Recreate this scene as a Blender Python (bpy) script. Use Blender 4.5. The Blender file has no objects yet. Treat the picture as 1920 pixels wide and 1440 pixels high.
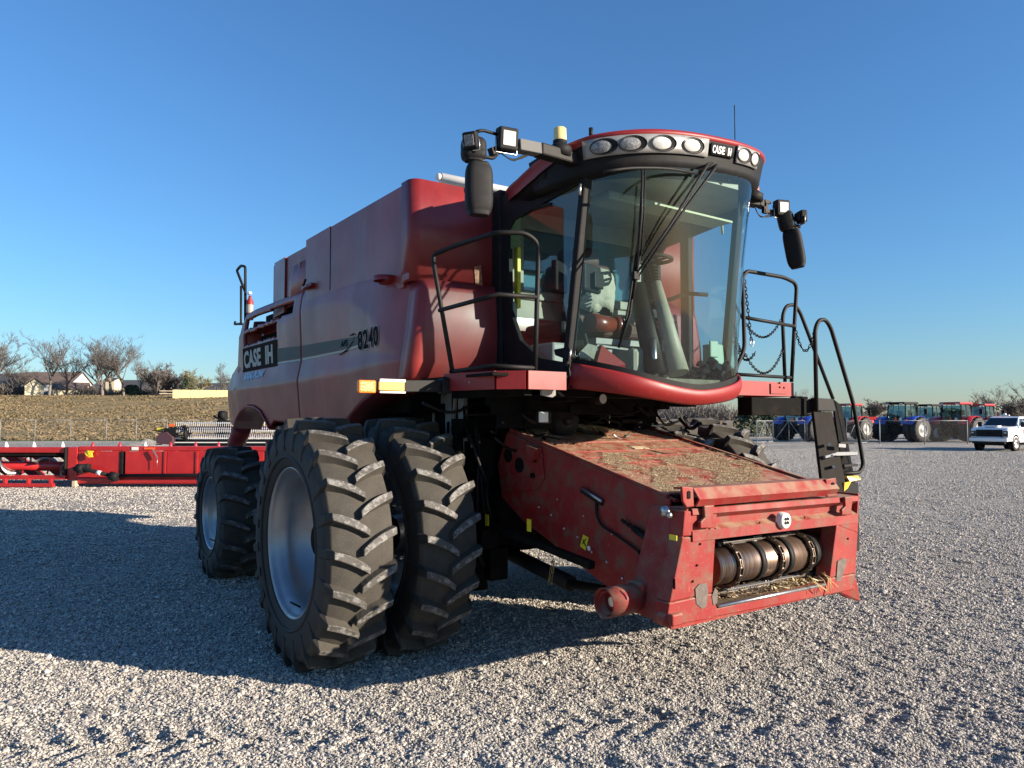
import bpy, bmesh, math, random
import numpy as np
from mathutils import Vector, Matrix, noise
random.seed(7); np.random.seed(7)
R = math.radians
SC = bpy.context.scene
COL = SC.collection

# ------------------------------------------------------------------ camera, sky, sun
CAMP = (-4.25, -5.67, 1.9); YAW = 34.5; PIT = 2.66; FPX = 1400.0
cam_d = bpy.data.cameras.new('camera'); cam = bpy.data.objects.new('camera', cam_d); COL.objects.link(cam)
cam.location = CAMP; cam.rotation_euler = (R(90+PIT), 0, R(-YAW))
cam_d.sensor_width = 36; cam_d.lens = FPX/1920*36; cam_d.clip_start = .05; cam_d.clip_end = 6000
SC.camera = cam
SUN_EL = 16.5; SUN_AZ = 145.5        # azimuth clockwise from +Y
w = bpy.data.worlds.new('World'); SC.world = w; w.use_nodes = True
nt = w.node_tree; nt.nodes.clear()
sky = nt.nodes.new('ShaderNodeTexSky'); sky.sky_type = 'NISHITA'; sky.sun_disc = False
sky.sun_elevation = R(SUN_EL); sky.sun_rotation = R(SUN_AZ)
sky.air_density = 1.3; sky.dust_density = .2; sky.ozone_density = 8.0
bg = nt.nodes.new('ShaderNodeBackground'); bg.inputs[1].default_value = .084
wo = nt.nodes.new('ShaderNodeOutputWorld')
nt.links.new(sky.outputs[0], bg.inputs[0]); nt.links.new(bg.outputs[0], wo.inputs[0])
sun_d = bpy.data.lights.new('sun', 'SUN'); sun_d.energy = 5.0; sun_d.angle = R(.53); sun_d.color = (1.0, .86, .70)
sun = bpy.data.objects.new('sun', sun_d); COL.objects.link(sun)
sd = Vector((math.sin(R(SUN_AZ))*math.cos(R(SUN_EL)), math.cos(R(SUN_AZ))*math.cos(R(SUN_EL)), math.sin(R(SUN_EL))))
sun.rotation_euler = (-sd).to_track_quat('-Z', 'Y').to_euler(); sun.location = sd*60
SC.view_settings.view_transform = 'Standard'; SC.view_settings.look = 'None'
SC.view_settings.exposure = 1.22; SC.view_settings.gamma = 1.0
SC.view_settings.use_curve_mapping = False
SC.cycles.max_bounces = 8; SC.cycles.transparent_max_bounces = 16

# ------------------------------------------------------------------ surveying helper: photo sight line met with a known plane
_s, _c = math.sin(R(YAW)), math.cos(R(YAW)); _sp, _cp = math.sin(R(PIT)), math.cos(R(PIT))
def on(px, py, x=None, y=None, z=None, d=None):
    a = (px-960)/FPX; b = (720-py)/FPX; h = _cp-b*_sp; v = _sp+b*_cp
    r = (a*_c+h*_s, -a*_s+h*_c, v)
    t = (x-CAMP[0])/r[0] if x is not None else (y-CAMP[1])/r[1] if y is not None else (z-CAMP[2])/r[2] if z is not None else d
    return Vector((CAMP[0]+r[0]*t, CAMP[1]+r[1]*t, CAMP[2]+r[2]*t))
def far(px, d, z=0.0):               # ground position at horizontal depth d
    a = (px-960)/FPX*d
    return Vector((CAMP[0]+a*_c+d*_s, CAMP[1]-a*_s+d*_c, z))
GZ = .04

# ------------------------------------------------------------------ mesh builder
class MB:
    def __init__(s): s.v = []; s.f = []; s.m = []; s.s = []
    def add(s, vs, fs, m=0, sm=False):
        o = len(s.v); s.v += [tuple(v) for v in vs]
        for f in fs: s.f.append([i+o for i in f]); s.m.append(m); s.s.append(sm)
        return s
    def box(s, c, sz, rot=None, m=0):
        x, y, z = sz[0]/2, sz[1]/2, sz[2]/2
        vs = [Vector(p) for p in ((-x,-y,-z),(x,-y,-z),(x,y,-z),(-x,y,-z),(-x,-y,z),(x,-y,z),(x,y,z),(-x,y,z))]
        if rot is not None:
            from mathutils import Euler
            M = Euler(rot).to_matrix() if not isinstance(rot, Matrix) else rot
            vs = [M@v for v in vs]
        c = Vector(c)
        return s.add([v+c for v in vs], [(0,3,2,1),(4,5,6,7),(0,1,5,4),(1,2,6,5),(2,3,7,6),(3,0,4,7)], m)
    def bar(s, a, b, wd, ht, m=0, up=(0,0,1)):     # rectangular bar a->b
        a, b = Vector(a), Vector(b); d = (b-a); L = d.length; d.normalize(); u = Vector(up)
        sdv = d.cross(u)
        if sdv.length < 1e-3: sdv = d.cross(Vector((1,0,0)))
        sdv.normalize(); u = sdv.cross(d).normalized()
        M = Matrix((sdv, d, u)).transposed()
        return s.box((a+b)/2, (wd, L, ht), M, m)
    def hexa(s, p, m=0):
        return s.add(p, [(0,3,2,1),(4,5,6,7),(0,1,5,4),(1,2,6,5),(2,3,7,6),(3,0,4,7)], m)
    def slab(s, quad, t, m=0):
        t = Vector(t); n = len(quad); q = [Vector(p) for p in quad]
        vs = q+[p+t for p in q]
        fs = [tuple(range(n)), tuple(range(2*n-1, n-1, -1))]+[(i, i+n, (i+1) % n+n, (i+1) % n) for i in range(n)]
        return s.add(vs, fs, m)
    def tube(s, pts, r, n=8, m=0, caps=True, closed=False):
        pts = [Vector(p) for p in pts]; k = len(pts)
        rs = r if isinstance(r, (list, tuple)) else [r]*k
        vs = []; prev = None
        for i, p in enumerate(pts):
            if closed: t = pts[(i+1) % k]-pts[i-1]
            else: t = pts[min(i+1, k-1)]-pts[max(i-1, 0)]
            if t.length < 1e-9: t = Vector((0,0,1))
            t.normalize()
            if prev is None:
                a = Vector((0,0,1)) if abs(t.z) < .9 else Vector((1,0,0))
                u = t.cross(a).normalized()
            else:
                u = prev-t*prev.dot(t)
                u = u.normalized() if u.length > 1e-6 else t.orthogonal().normalized()
            prev = u; v_ = t.cross(u)
            for j in range(n):
                an = 2*math.pi*j/n
                vs.append(p+(u*math.cos(an)+v_*math.sin(an))*rs[i])
        fs = []
        for i in range(k if closed else k-1):
            i2 = (i+1) % k
            for j in range(n):
                j2 = (j+1) % n
                fs.append((i*n+j, i*n+j2, i2*n+j2, i2*n+j))
        s.add(vs, fs, m, True)
        if caps and not closed:
            o = len(s.v)-k*n
            s.f.append([o+j for j in range(n-1, -1, -1)]); s.m.append(m); s.s.append(False)
            s.f.append([o+(k-1)*n+j for j in range(n)]); s.m.append(m); s.s.append(False)
        return s
    def lathe(s, prof, c=(0,0,0), axis='x', n=32, m=0, sm=True, closed=False):
        vs = []; c = Vector(c)
        for a_, r_ in prof:
            for j in range(n):
                t = 2*math.pi*j/n; ct, st = math.cos(t)*r_, math.sin(t)*r_
                vs.append(c+(Vector((a_, ct, st)) if axis == 'x' else Vector((st, a_, ct)) if axis == 'y' else Vector((ct, st, a_))))
        fs = []; k = len(prof)
        for i in range(k if closed else k-1):
            for j in range(n):
                j2 = (j+1) % n; i2 = (i+1) % k
                fs.append((i*n+j, i2*n+j, i2*n+j2, i*n+j2))
        return s.add(vs, fs, m, sm)
    def grid(s, rows, m=0, sm=True, skip=None):
        nr, nc = len(rows), len(rows[0]); vs = [p for r_ in rows for p in r_]; fs = []
        for i in range(nr-1):
            for j in range(nc-1):
                if skip and skip(i, j): continue
                fs.append((i*nc+j, i*nc+j+1, (i+1)*nc+j+1, (i+1)*nc+j))
        return s.add(vs, fs, m, sm)
    def sphere(s, c, r, n=12, m=0, sc=(1,1,1)):
        prof = [(-math.cos(math.pi*i/(n//2))*r, max(1e-4, math.sin(math.pi*i/(n//2))*r)) for i in range(n//2+1)]
        o = len(s.v); s.lathe(prof, (0,0,0), 'z', n, m)
        for i in range(o, len(s.v)):
            v = s.v[i]; s.v[i] = (v[0]*sc[0]+c[0], v[1]*sc[1]+c[1], v[2]*sc[2]+c[2])
        return s
    def build(s, name, mats, parent=None, loc=(0,0,0), bevel=0, solid=0, sub=False, kind=None, segs=2):
        me = bpy.data.meshes.new(name)
        me.from_pydata(s.v, [], s.f)
        if not isinstance(mats, (list, tuple)): mats = [mats]
        for mt in mats: me.materials.append(mt)
        me.polygons.foreach_set('material_index', s.m); me.polygons.foreach_set('use_smooth', s.s)
        me.validate(); me.update()
        o = bpy.data.objects.new(name, me); COL.objects.link(o); o.location = loc
        if parent is not None: o.parent = parent
        if solid:
            md = o.modifiers.new('s', 'SOLIDIFY'); md.thickness = abs(solid); md.offset = -1 if solid > 0 else 1
        if bevel:
            md = o.modifiers.new('b', 'BEVEL'); md.width = bevel; md.segments = segs; md.limit_method = 'ANGLE'; md.angle_limit = R(35); md.harden_normals = False
        if kind: o['kind'] = kind
        return o
def empty(name, loc=(0,0,0), rz=0):
    o = bpy.data.objects.new(name, None); COL.objects.link(o); o.location = loc; o.rotation_euler = (0,0,rz); o.empty_display_size = .2; return o
def tag(o, label=None, cat=None, group=None, kind=None):
    if label: o['label'] = label
    if cat: o['category'] = cat
    if group: o['group'] = group
    if kind: o['kind'] = kind
    return o
def copy_tree(o, parent=None):
    c = o.copy(); COL.objects.link(c)
    if parent is not None: c.parent = parent
    for ch in list(KIDS.get(o.name, [])):
        copy_tree(ch, c)
    return c
KIDS = {}
def snapshot_kids():
    KIDS.clear()
    for o in bpy.data.objects:
        if o.parent is not None: KIDS.setdefault(o.parent.name, []).append(o)
def smooth_path(pts, rad=.06, n=5):
    pts = [Vector(p) for p in pts]; out = [pts[0]]
    for i in range(1, len(pts)-1):
        a, b, c = pts[i-1], pts[i], pts[i+1]
        r_ = min(rad, (a-b).length*.45, (c-b).length*.45)
        p0 = b+(a-b).normalized()*r_; p2 = b+(c-b).normalized()*r_
        for k in range(n+1):
            t = k/n; out.append(p0*(1-t)**2+b*2*t*(1-t)+p2*t*t)
    out.append(pts[-1]); return out

# ------------------------------------------------------------------ materials
def mat(name, col, rough=.5, metal=0, coat=0, coat_rough=.1, nz=None, bump=None, spec=.5, rnz=None, dust=None):
    """nz=(scale, colour2, lo, hi[, stretch]) noise mix; bump=(scale, strength, dist); dust=(colour, amount) on faces that look up"""
    m = bpy.data.materials.new(name); m.use_nodes = True; t = m.node_tree; b = t.nodes['Principled BSDF']
    b.inputs['Base Color'].default_value = (*col, 1); b.inputs['Roughness'].default_value = rough
    b.inputs['Metallic'].default_value = metal; b.inputs['Coat Weight'].default_value = coat; b.inputs['Coat Roughness'].default_value = coat_rough
    b.inputs['Specular IOR Level'].default_value = spec
    tc = t.nodes.new('ShaderNodeTexCoord'); last = None
    if nz:
        for q, z_ in enumerate(nz if isinstance(nz, list) else [nz]):
            sc_, c2, lo, hi = z_[:4]
            n = t.nodes.new('ShaderNodeTexNoise'); n.inputs['Scale'].default_value = sc_; n.inputs['Detail'].default_value = 6; n.inputs['Roughness'].default_value = .62
            if len(z_) > 4:
                mp = t.nodes.new('ShaderNodeMapping'); mp.inputs['Scale'].default_value = z_[4]; t.links.new(tc.outputs['Object'], mp.inputs[0]); t.links.new(mp.outputs[0], n.inputs['Vector'])
            else: t.links.new(tc.outputs['Object'], n.inputs['Vector'])
            mr = t.nodes.new('ShaderNodeMapRange'); mr.inputs[1].default_value = lo; mr.inputs[2].default_value = hi
            t.links.new(n.outputs[0], mr.inputs[0])
            mx = t.nodes.new('ShaderNodeMix'); mx.data_type = 'RGBA'
            t.links.new(mr.outputs[0], mx.inputs[0])
            if last is None: mx.inputs[6].default_value = (*col, 1)
            else: t.links.new(last, mx.inputs[6])
            mx.inputs[7].default_value = (*c2, 1); last = mx.outputs[2]
    if dust:
        g = t.nodes.new('ShaderNodeNewGeometry'); sx = t.nodes.new('ShaderNodeSeparateXYZ'); t.links.new(g.outputs['Normal'], sx.inputs[0])
        n = t.nodes.new('ShaderNodeTexNoise'); n.inputs['Scale'].default_value = 9; n.inputs['Detail'].default_value = 8; t.links.new(tc.outputs['Object'], n.inputs['Vector'])
        mr = t.nodes.new('ShaderNodeMapRange'); mr.inputs[1].default_value = .15; mr.inputs[2].default_value = .95; t.links.new(sx.outputs[2], mr.inputs[0])
        mr2 = t.nodes.new('ShaderNodeMapRange'); mr2.inputs[1].default_value = .30; mr2.inputs[2].default_value = .60; t.links.new(n.outputs[0], mr2.inputs[0])
        mu = t.nodes.new('ShaderNodeMath'); mu.operation = 'MULTIPLY'; t.links.new(mr.outputs[0], mu.inputs[0]); t.links.new(mr2.outputs[0], mu.inputs[1])
        mu2 = t.nodes.new('ShaderNodeMath'); mu2.operation = 'MULTIPLY'; t.links.new(mu.outputs[0], mu2.inputs[0]); mu2.inputs[1].default_value = dust[1]
        mx = t.nodes.new('ShaderNodeMix'); mx.data_type = 'RGBA'; t.links.new(mu2.outputs[0], mx.inputs[0])
        if last is None: mx.inputs[6].default_value = (*col, 1)
        else: t.links.new(last, mx.inputs[6])
        mx.inputs[7].default_value = (*dust[0], 1); last = mx.outputs[2]
    if last is not None: t.links.new(last, b.inputs['Base Color'])
    if rnz:
        n = t.nodes.new('ShaderNodeTexNoise'); n.inputs['Scale'].default_value = rnz[0]; n.inputs['Detail'].default_value = 5; t.links.new(tc.outputs['Object'], n.inputs['Vector'])
        mr = t.nodes.new('ShaderNodeMapRange'); mr.inputs[1].default_value = .3; mr.inputs[2].default_value = .7; mr.inputs[3].default_value = rnz[1]; mr.inputs[4].default_value = rnz[2]
        t.links.new(n.outputs[0], mr.inputs[0]); t.links.new(mr.outputs[0], b.inputs['Roughness'])
    if bump:
        n = t.nodes.new('ShaderNodeTexNoise'); n.inputs['Scale'].default_value = bump[0]; n.inputs['Detail'].default_value = 5; t.links.new(tc.outputs['Object'], n.inputs['Vector'])
        bp = t.nodes.new('ShaderNodeBump'); bp.inputs['Strength'].default_value = bump[1]; bp.inputs['Distance'].default_value = bump[2]
        t.links.new(n.outputs[0], bp.inputs['Height']); t.links.new(bp.outputs[0], b.inputs['Normal'])
    return m
def glassy(name, col, refl=1.0, haze=0.0, rough=.02):
    m = bpy.data.materials.new(name); m.use_nodes = True; t = m.node_tree; t.nodes.clear()
    o = t.nodes.new('ShaderNodeOutputMaterial'); tr = t.nodes.new('ShaderNodeBsdfTransparent'); tr.inputs[0].default_value = (*col, 1)
    gl = t.nodes.new('ShaderNodeBsdfGlossy'); gl.inputs['Roughness'].default_value = rough; gl.inputs['Color'].default_value = (refl, refl, refl, 1)
    lw = t.nodes.new('ShaderNodeLayerWeight'); lw.inputs[0].default_value = .5; pw = t.nodes.new('ShaderNodeMath'); pw.operation = 'POWER'; pw.inputs[1].default_value = 5; t.links.new(lw.outputs['Facing'], pw.inputs[0])
    fr = t.nodes.new('ShaderNodeMath'); fr.operation = 'MULTIPLY_ADD'; fr.inputs[1].default_value = .93; fr.inputs[2].default_value = .06; t.links.new(pw.outputs[0], fr.inputs[0])
    mx = t.nodes.new('ShaderNodeMixShader'); t.links.new(fr.outputs[0], mx.inputs[0]); t.links.new(tr.outputs[0], mx.inputs[1]); t.links.new(gl.outputs[0], mx.inputs[2])
    last = mx
    if haze:      # film of dust on the pane
        df = t.nodes.new('ShaderNodeBsdfDiffuse'); df.inputs[0].default_value = (.42, .45, .40, 1)
        tc = t.nodes.new('ShaderNodeTexCoord'); n = t.nodes.new('ShaderNodeTexNoise'); n.inputs['Scale'].default_value = 3.5; n.inputs['Detail'].default_value = 7
        mp = t.nodes.new('ShaderNodeMapping'); mp.inputs['Scale'].default_value = (1.6, 1.6, .7); t.links.new(tc.outputs['Object'], mp.inputs[0]); t.links.new(mp.outputs[0], n.inputs['Vector'])
        mr = t.nodes.new('ShaderNodeMapRange'); mr.inputs[1].default_value = .35; mr.inputs[2].default_value = .75; mr.inputs[3].default_value = haze*.35; mr.inputs[4].default_value = haze
        t.links.new(n.outputs[0], mr.inputs[0])
        m2 = t.nodes.new('ShaderNodeMixShader'); t.links.new(mr.outputs[0], m2.inputs[0]); t.links.new(mx.outputs[0], m2.inputs[1]); t.links.new(df.outputs[0], m2.inputs[2]); last = m2
    t.links.new(last.outputs[0], o.inputs[0]); return m
RED = (.22, .011, .012)
M = {}
M['red'] = mat('red_paint', RED, .5, spec=.35, coat=.12, coat_rough=.35, nz=[(1.3, (.24, .020, .018), .35, .7), (30, (.33, .05, .04), .6, .85)], rnz=(3, .42, .58), bump=(2.0, .03, .02))
M['redside'] = mat('red_panel_paint', (.175, .016, .014), .48, spec=.35, coat=.22, coat_rough=.2, nz=[(1.1, (.30, .034, .030), .35, .7), (14, (.24, .06, .045), .62, .9), (5, (.23, .055, .05), .50, .78, (1.4, 1.4, .16)), (.9, (.15, .013, .014), .45, .7)], rnz=(2, .42, .56), bump=(1.2, .035, .03))
M['redfeed'] = mat('worn_red_paint', (.215, .009, .008), .5, spec=.35, coat=.08, coat_rough=.3,
    nz=[(2.2, (.26, .026, .021), .4, .7), (9, (.14, .07, .045), .47, .70), (40, (.32, .14, .09), .60, .82), (4, (.20, .05, .03), .55, .8, (6, 1, 1))], rnz=(6, .5, .8), bump=(14, .12, .006), dust=((.34, .23, .145), .8))
M['redhead'] = mat('bright_red_paint', (.35, .012, .015), .38, coat=.3, nz=(2, (.44, .022, .02), .35, .7), bump=(5, .05, .01))
M['black'] = mat('black_plastic', (.009, .009, .010), .66, spec=.22, nz=(8, (.022, .020, .018), .5, .8), bump=(60, .1, .002))
M['blacksat'] = mat('black_painted_steel', (.008, .0075, .007), .6, spec=.25, nz=(18, (.020, .018, .015), .55, .85))
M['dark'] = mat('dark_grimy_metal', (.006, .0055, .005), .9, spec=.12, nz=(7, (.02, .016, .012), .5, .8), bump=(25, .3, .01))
M['grey'] = mat('grey_panel', (.26, .255, .24), .5, nz=(5, (.34, .32, .29), .4, .7))
M['lamphouse'] = mat('silver_lamp_bezel', (.33, .325, .31), .4, metal=.25, nz=(12, (.24, .23, .21), .45, .7))
M['chrome'] = mat('reflector_chrome', (.85, .85, .83), .12, metal=1)
M['chainsteel'] = mat('oiled_chain_steel', (.17, .13, .10), .42, metal=.8, nz=(40, (.30, .27, .24), .5, .7))
M['sleeve'] = mat('grey_painted_sleeve', (.13, .13, .125), .75, spec=.2)
M['steel'] = mat('bare_steel', (.50, .49, .47), .35, metal=.9, nz=(20, (.30, .26, .22), .5, .75))
M['zinc'] = mat('galvanised_steel', (.20, .205, .21), .65, metal=.3, nz=(6, (.25, .255, .26), .4, .7))
M['rim'] = mat('silver_painted_rim', (.27, .285, .31), .36, metal=.65, nz=[(2.5, (.34, .35, .36), .4, .7), (3.2, (.22, .17, .13), .62, .85)], rnz=(4, .28, .45))
M['rubber'] = mat('tyre_rubber', (.008, .0078, .008), .72, nz=[(5, (.022, .019, .017), .4, .75), (60, (.03, .027, .024), .6, .85)], bump=(120, .25, .003))
M['tread'] = mat('dusty_tread_rubber', (.033, .029, .023), .85, nz=[(7, (.055, .049, .038), .35, .7), (90, (.085, .076, .063), .55, .8)], bump=(140, .45, .004))
M['lugtop'] = mat('worn_lug_rubber', (.07, .066, .058), .7, nz=[(22, (.19, .185, .175), .48, .58), (70, (.045, .04, .036), .52, .66)], bump=(90, .5, .004))
M['glass'] = glassy('tinted_cab_glass', (.70, .83, .82), .9, .005)
M['sideglass'] = glassy('tinted_door_glass', (.58, .72, .76), 1.0, .008)
M['lens'] = mat('clear_lamp_lens', (.52, .51, .46), .18, nz=(60, (.55, .56, .55), .45, .6), bump=(70, .5, .003))
M['lensdark'] = mat('shaded_lamp_lens', (.16, .16, .16), .12, nz=(60, (.3, .3, .3), .45, .6), bump=(70, .5, .003))
M['amber'] = mat('amber_plastic', (.85, .22, .03), .3, bump=(90, .6, .004))
M['amberpale'] = mat('faded_amber_plastic', (.72, .55, .22), .3, bump=(60, .4, .003))
M['yellow'] = mat('yellow_reflective_tape', (.80, .45, .02), .4)
M['yellowst'] = mat('yellow_sticker', (.72, .58, .03), .5)
M['orange'] = mat('orange_plastic', (.85, .12, .03), .5)
M['white'] = mat('white_plastic', (.72, .71, .68), .5, nz=(4, (.62, .60, .56), .4, .7))
M['beige'] = mat('beige_cab_trim', (.27, .26, .20), .55, nz=(6, (.22, .21, .165), .4, .7))
M['mat'] = mat('grimy_floor_mat', (.15, .14, .11), .9, nz=(12, (.10, .09, .07), .4, .7), bump=(30, .4, .01))
M['leather'] = mat('oxblood_leather', (.16, .030, .018), .3, coat=.3, nz=(10, (.11, .022, .014), .4, .7))
M['darkseat'] = mat('dark_seat_cloth', (.045, .016, .013), .7, bump=(60, .4, .005))
M['cloth'] = mat('white_cloth_cover', (.30, .30, .26), .85, bump=(8, .6, .03))
M['screen'] = mat('screen_glass', (.01, .012, .015), .12)
M['roller'] = mat('brushed_drum_steel', (.34, .23, .17), .34, metal=.85, nz=[(5, (.24, .15, .10), .4, .6, (14, 1, 1)), (3, (.42, .36, .32), .5, .7, (30, .6, .6))], bump=(9, .1, .004))
M['silverstripe'] = mat('silver_decal', (.085, .09, .085), .6, spec=.2)
M['trim'] = mat('tractor_rim', (.30, .30, .29), .5)
M['pane_back'] = mat('pale_window_reflection', (.30, .42, .40), .5)  # pale teal of the rear window's reflection, put into a colour
M['stripeline'] = mat('pale_decal_edge', (.17, .17, .16), .35)
M['decaldark'] = mat('charcoal_decal', (.012, .015, .016), .9, spec=.04)
M['decalpale'] = mat('pale_decal', (.46, .45, .40), .7, spec=.1)
M['decalblue'] = mat('pale_blue_decal', (.16, .30, .52), .4)
M['badge'] = mat('brown_badge_plate', (.030, .024, .019), .9, spec=.05)
M['cream'] = mat('cream_siding', (.62, .55, .38), .7, nz=(2, (.55, .48, .33), .4, .7))
M['whitewall'] = mat('white_siding', (.68, .67, .64), .7, nz=(.6, (.5, .5, .48), .45, .7))
M['roofb'] = mat('brown_shingles', (.12, .085, .07), .9, nz=(3, (.16, .12, .10), .4, .7))
M['roofd'] = mat('dark_shingles', (.05, .052, .06), .9)
M['wood'] = mat('yellow_fence_wood', (.66, .56, .27), .8, nz=(1.5, (.56, .46, .22), .4, .7))
M['post'] = mat('pale_timber', (.50, .42, .28), .8)
M['bark'] = mat('grey_bark', (.16, .135, .115), .9, nz=(4, (.22, .19, .165), .4, .7))
M['barkdark'] = mat('dark_bark', (.085, .068, .055), .9)
M['twig'] = mat('bare_twigs', (.125, .11, .10), .9)
M['twigolive'] = mat('olive_budding_twigs', (.20, .17, .085), .9)
M['twigrust'] = mat('rusty_leaf_twigs', (.17, .10, .045), .9)
M['evergreen'] = mat('evergreen_leaves', (.035, .055, .028), .8, nz=(2, (.06, .08, .04), .4, .7))
M['blue'] = mat('tractor_blue', (.008, .05, .33), .35, coat=.4)
M['tred'] = mat('tractor_red', (.42, .012, .016), .35, coat=.4)
M['carwhite'] = mat('white_car_paint', (.74, .75, .76), .3, coat=.5)
M['cargl'] = mat('dark_window_glass', (.02, .028, .035), .06)
M['tglass'] = glassy('pale_tractor_glass', (.55, .68, .68), 1.0, .05)
M['pigment'] = mat('violet_reel_bar', (.20, .12, .24), .5)
M['whitefrost'] = mat('white_painted_steel', (.68, .68, .66), .5)
M['bluegreen'] = mat('mint_plastic', (.18, .30, .24), .5)
M['chaff'] = mat('dry_chaff', (.60, .50, .34), .9, nz=(60, (.42, .33, .20), .4, .6))
M['straw'] = mat('straw', (.46, .34, .15), .8)

def ground_mat():
    m = bpy.data.materials.new('crushed_limestone'); m.use_nodes = True; t = m.node_tree; b = t.nodes['Principled BSDF']; b.inputs['Roughness'].default_value = .88
    b.inputs['Specular IOR Level'].default_value = .25
    N = t.nodes.new; Lk = t.links.new
    tc = N('ShaderNodeTexCoord')
    def voro(sc):
        v = N('ShaderNodeTexVoronoi'); v.inputs['Scale'].default_value = sc; Lk(tc.outputs['Object'], v.inputs['Vector']); return v
    v1 = voro(38); v2 = voro(85)
    r1 = N('ShaderNodeValToRGB'); e = r1.color_ramp.elements
    e[0].position = 0; e[0].color = (.20, .19, .18, 1); e[1].position = 1; e[1].color = (.70, .67, .61, 1)
    for p, c in ((.25, (.365, .34, .30)), (.5, (.49, .455, .395)), (.78, (.61, .565, .485))):
        x = r1.color_ramp.elements.new(p); x.color = (*c, 1)
    sp = N('ShaderNodeSeparateColor'); Lk(v1.outputs['Color'], sp.inputs[0]); Lk(sp.outputs[0], r1.inputs[0])
    r2 = N('ShaderNodeValToRGB'); r2.color_ramp.elements[0].color = (.24, .23, .22, 1); r2.color_ramp.elements[1].color = (.60, .57, .51, 1)
    sp2 = N('ShaderNodeSeparateColor'); Lk(v2.outputs['Color'], sp2.inputs[0]); Lk(sp2.outputs[1], r2.inputs[0])
    mx = N('ShaderNodeMix'); mx.data_type = 'RGBA'; mx.inputs[0].default_value = .4; Lk(r1.outputs[0], mx.inputs[6]); Lk(r2.outputs[0], mx.inputs[7])
    # broad wear, tracks
    n = N('ShaderNodeTexNoise'); n.inputs['Scale'].default_value = .22; n.inputs['Detail'].default_value = 5
    mp = N('ShaderNodeMapping'); mp.inputs['Rotation'].default_value = (0, 0, R(YAW)); mp.inputs['Scale'].default_value = (.35, 1.2, 1); Lk(tc.outputs['Object'], mp.inputs[0]); Lk(mp.outputs[0], n.inputs['Vector'])
    mr = N('ShaderNodeMapRange'); mr.inputs[1].default_value = .35; mr.inputs[2].default_value = .65; mr.inputs[3].default_value = .82; mr.inputs[4].default_value = 1.10; Lk(n.outputs[0], mr.inputs[0])
    ml = N('ShaderNodeMix'); ml.data_type = 'RGBA'; ml.blend_type = 'MULTIPLY'; ml.inputs[0].default_value = 1; Lk(mx.outputs[2], ml.inputs[6]); Lk(mr.outputs[0], ml.inputs[7])
    ng = N('ShaderNodeTexNoise'); ng.inputs['Scale'].default_value = 9; ng.inputs['Detail'].default_value = 8; ng.inputs['Roughness'].default_value = .8; Lk(tc.outputs['Object'], ng.inputs['Vector'])
    mg = N('ShaderNodeMapRange'); mg.inputs[1].default_value = .35; mg.inputs[2].default_value = .65; mg.inputs[3].default_value = .62; mg.inputs[4].default_value = 1.32; Lk(ng.outputs[0], mg.inputs[0])
    mq = N('ShaderNodeMix'); mq.data_type = 'RGBA'; mq.blend_type = 'MULTIPLY'; mq.inputs[0].default_value = 1; Lk(ml.outputs[2], mq.inputs[6]); Lk(mg.outputs[0], mq.inputs[7]); ml = mq
    # chaff-stained patch below the feeder
    pc = on(1040, 1110, z=GZ)
    gp = N('ShaderNodeVectorMath'); gp.operation = 'DISTANCE'; Lk(tc.outputs['Object'], gp.inputs[0]); gp.inputs[1].default_value = (pc.x, pc.y, GZ)
    n3 = N('ShaderNodeTexNoise'); n3.inputs['Scale'].default_value = 2.5; Lk(tc.outputs['Object'], n3.inputs['Vector'])
    ad = N('ShaderNodeMath'); ad.operation = 'ADD'; Lk(gp.outputs['Value'], ad.inputs[0]); Lk(n3.outputs[0], ad.inputs[1])
    m3 = N('ShaderNodeMapRange'); m3.inputs[1].default_value = .9; m3.inputs[2].default_value = 1.9; m3.inputs[3].default_value = .6; m3.inputs[4].default_value = 0; Lk(ad.outputs[0], m3.inputs[0])
    mt = N('ShaderNodeMix'); mt.data_type = 'RGBA'; Lk(m3.outputs[0], mt.inputs[0]); Lk(ml.outputs[2], mt.inputs[6]); mt.inputs[7].default_value = (.24, .17, .085, 1)
    Lk(mt.outputs[2], b.inputs['Base Color'])
    s = N('ShaderNodeMath'); s.operation = 'ADD'; Lk(v1.outputs['Distance'], s.inputs[0]); Lk(v2.outputs['Distance'], s.inputs[1])
    bp = N('ShaderNodeBump'); bp.invert = True; bp.inputs['Strength'].default_value = 1.0; bp.inputs['Distance'].default_value = .04; Lk(s.outputs[0], bp.inputs['Height'])
    Lk(bp.outputs[0], b.inputs['Normal']); return m
def stone_mat():
    m = bpy.data.materials.new('limestone_chip'); m.use_nodes = True; t = m.node_tree; b = t.nodes['Principled BSDF']; b.inputs['Roughness'].default_value = .85
    b.inputs['Specular IOR Level'].default_value = .25
    oi = t.nodes.new('ShaderNodeObjectInfo'); r = t.nodes.new('ShaderNodeValToRGB'); e = r.color_ramp.elements
    e[0].color = (.14, .135, .135, 1); e[1].color = (.64, .61, .55, 1)
    for p, c in ((.15, (.25, .24, .23)), (.5, (.41, .38, .33)), (.8, (.54, .50, .43)), (.9, (.40, .35, .29))):
        x = r.color_ramp.elements.new(p); x.color = (*c, 1)
    t.links.new(oi.outputs['Random'], r.inputs[0]); t.links.new(r.outputs[0], b.inputs['Base Color']); return m
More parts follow.
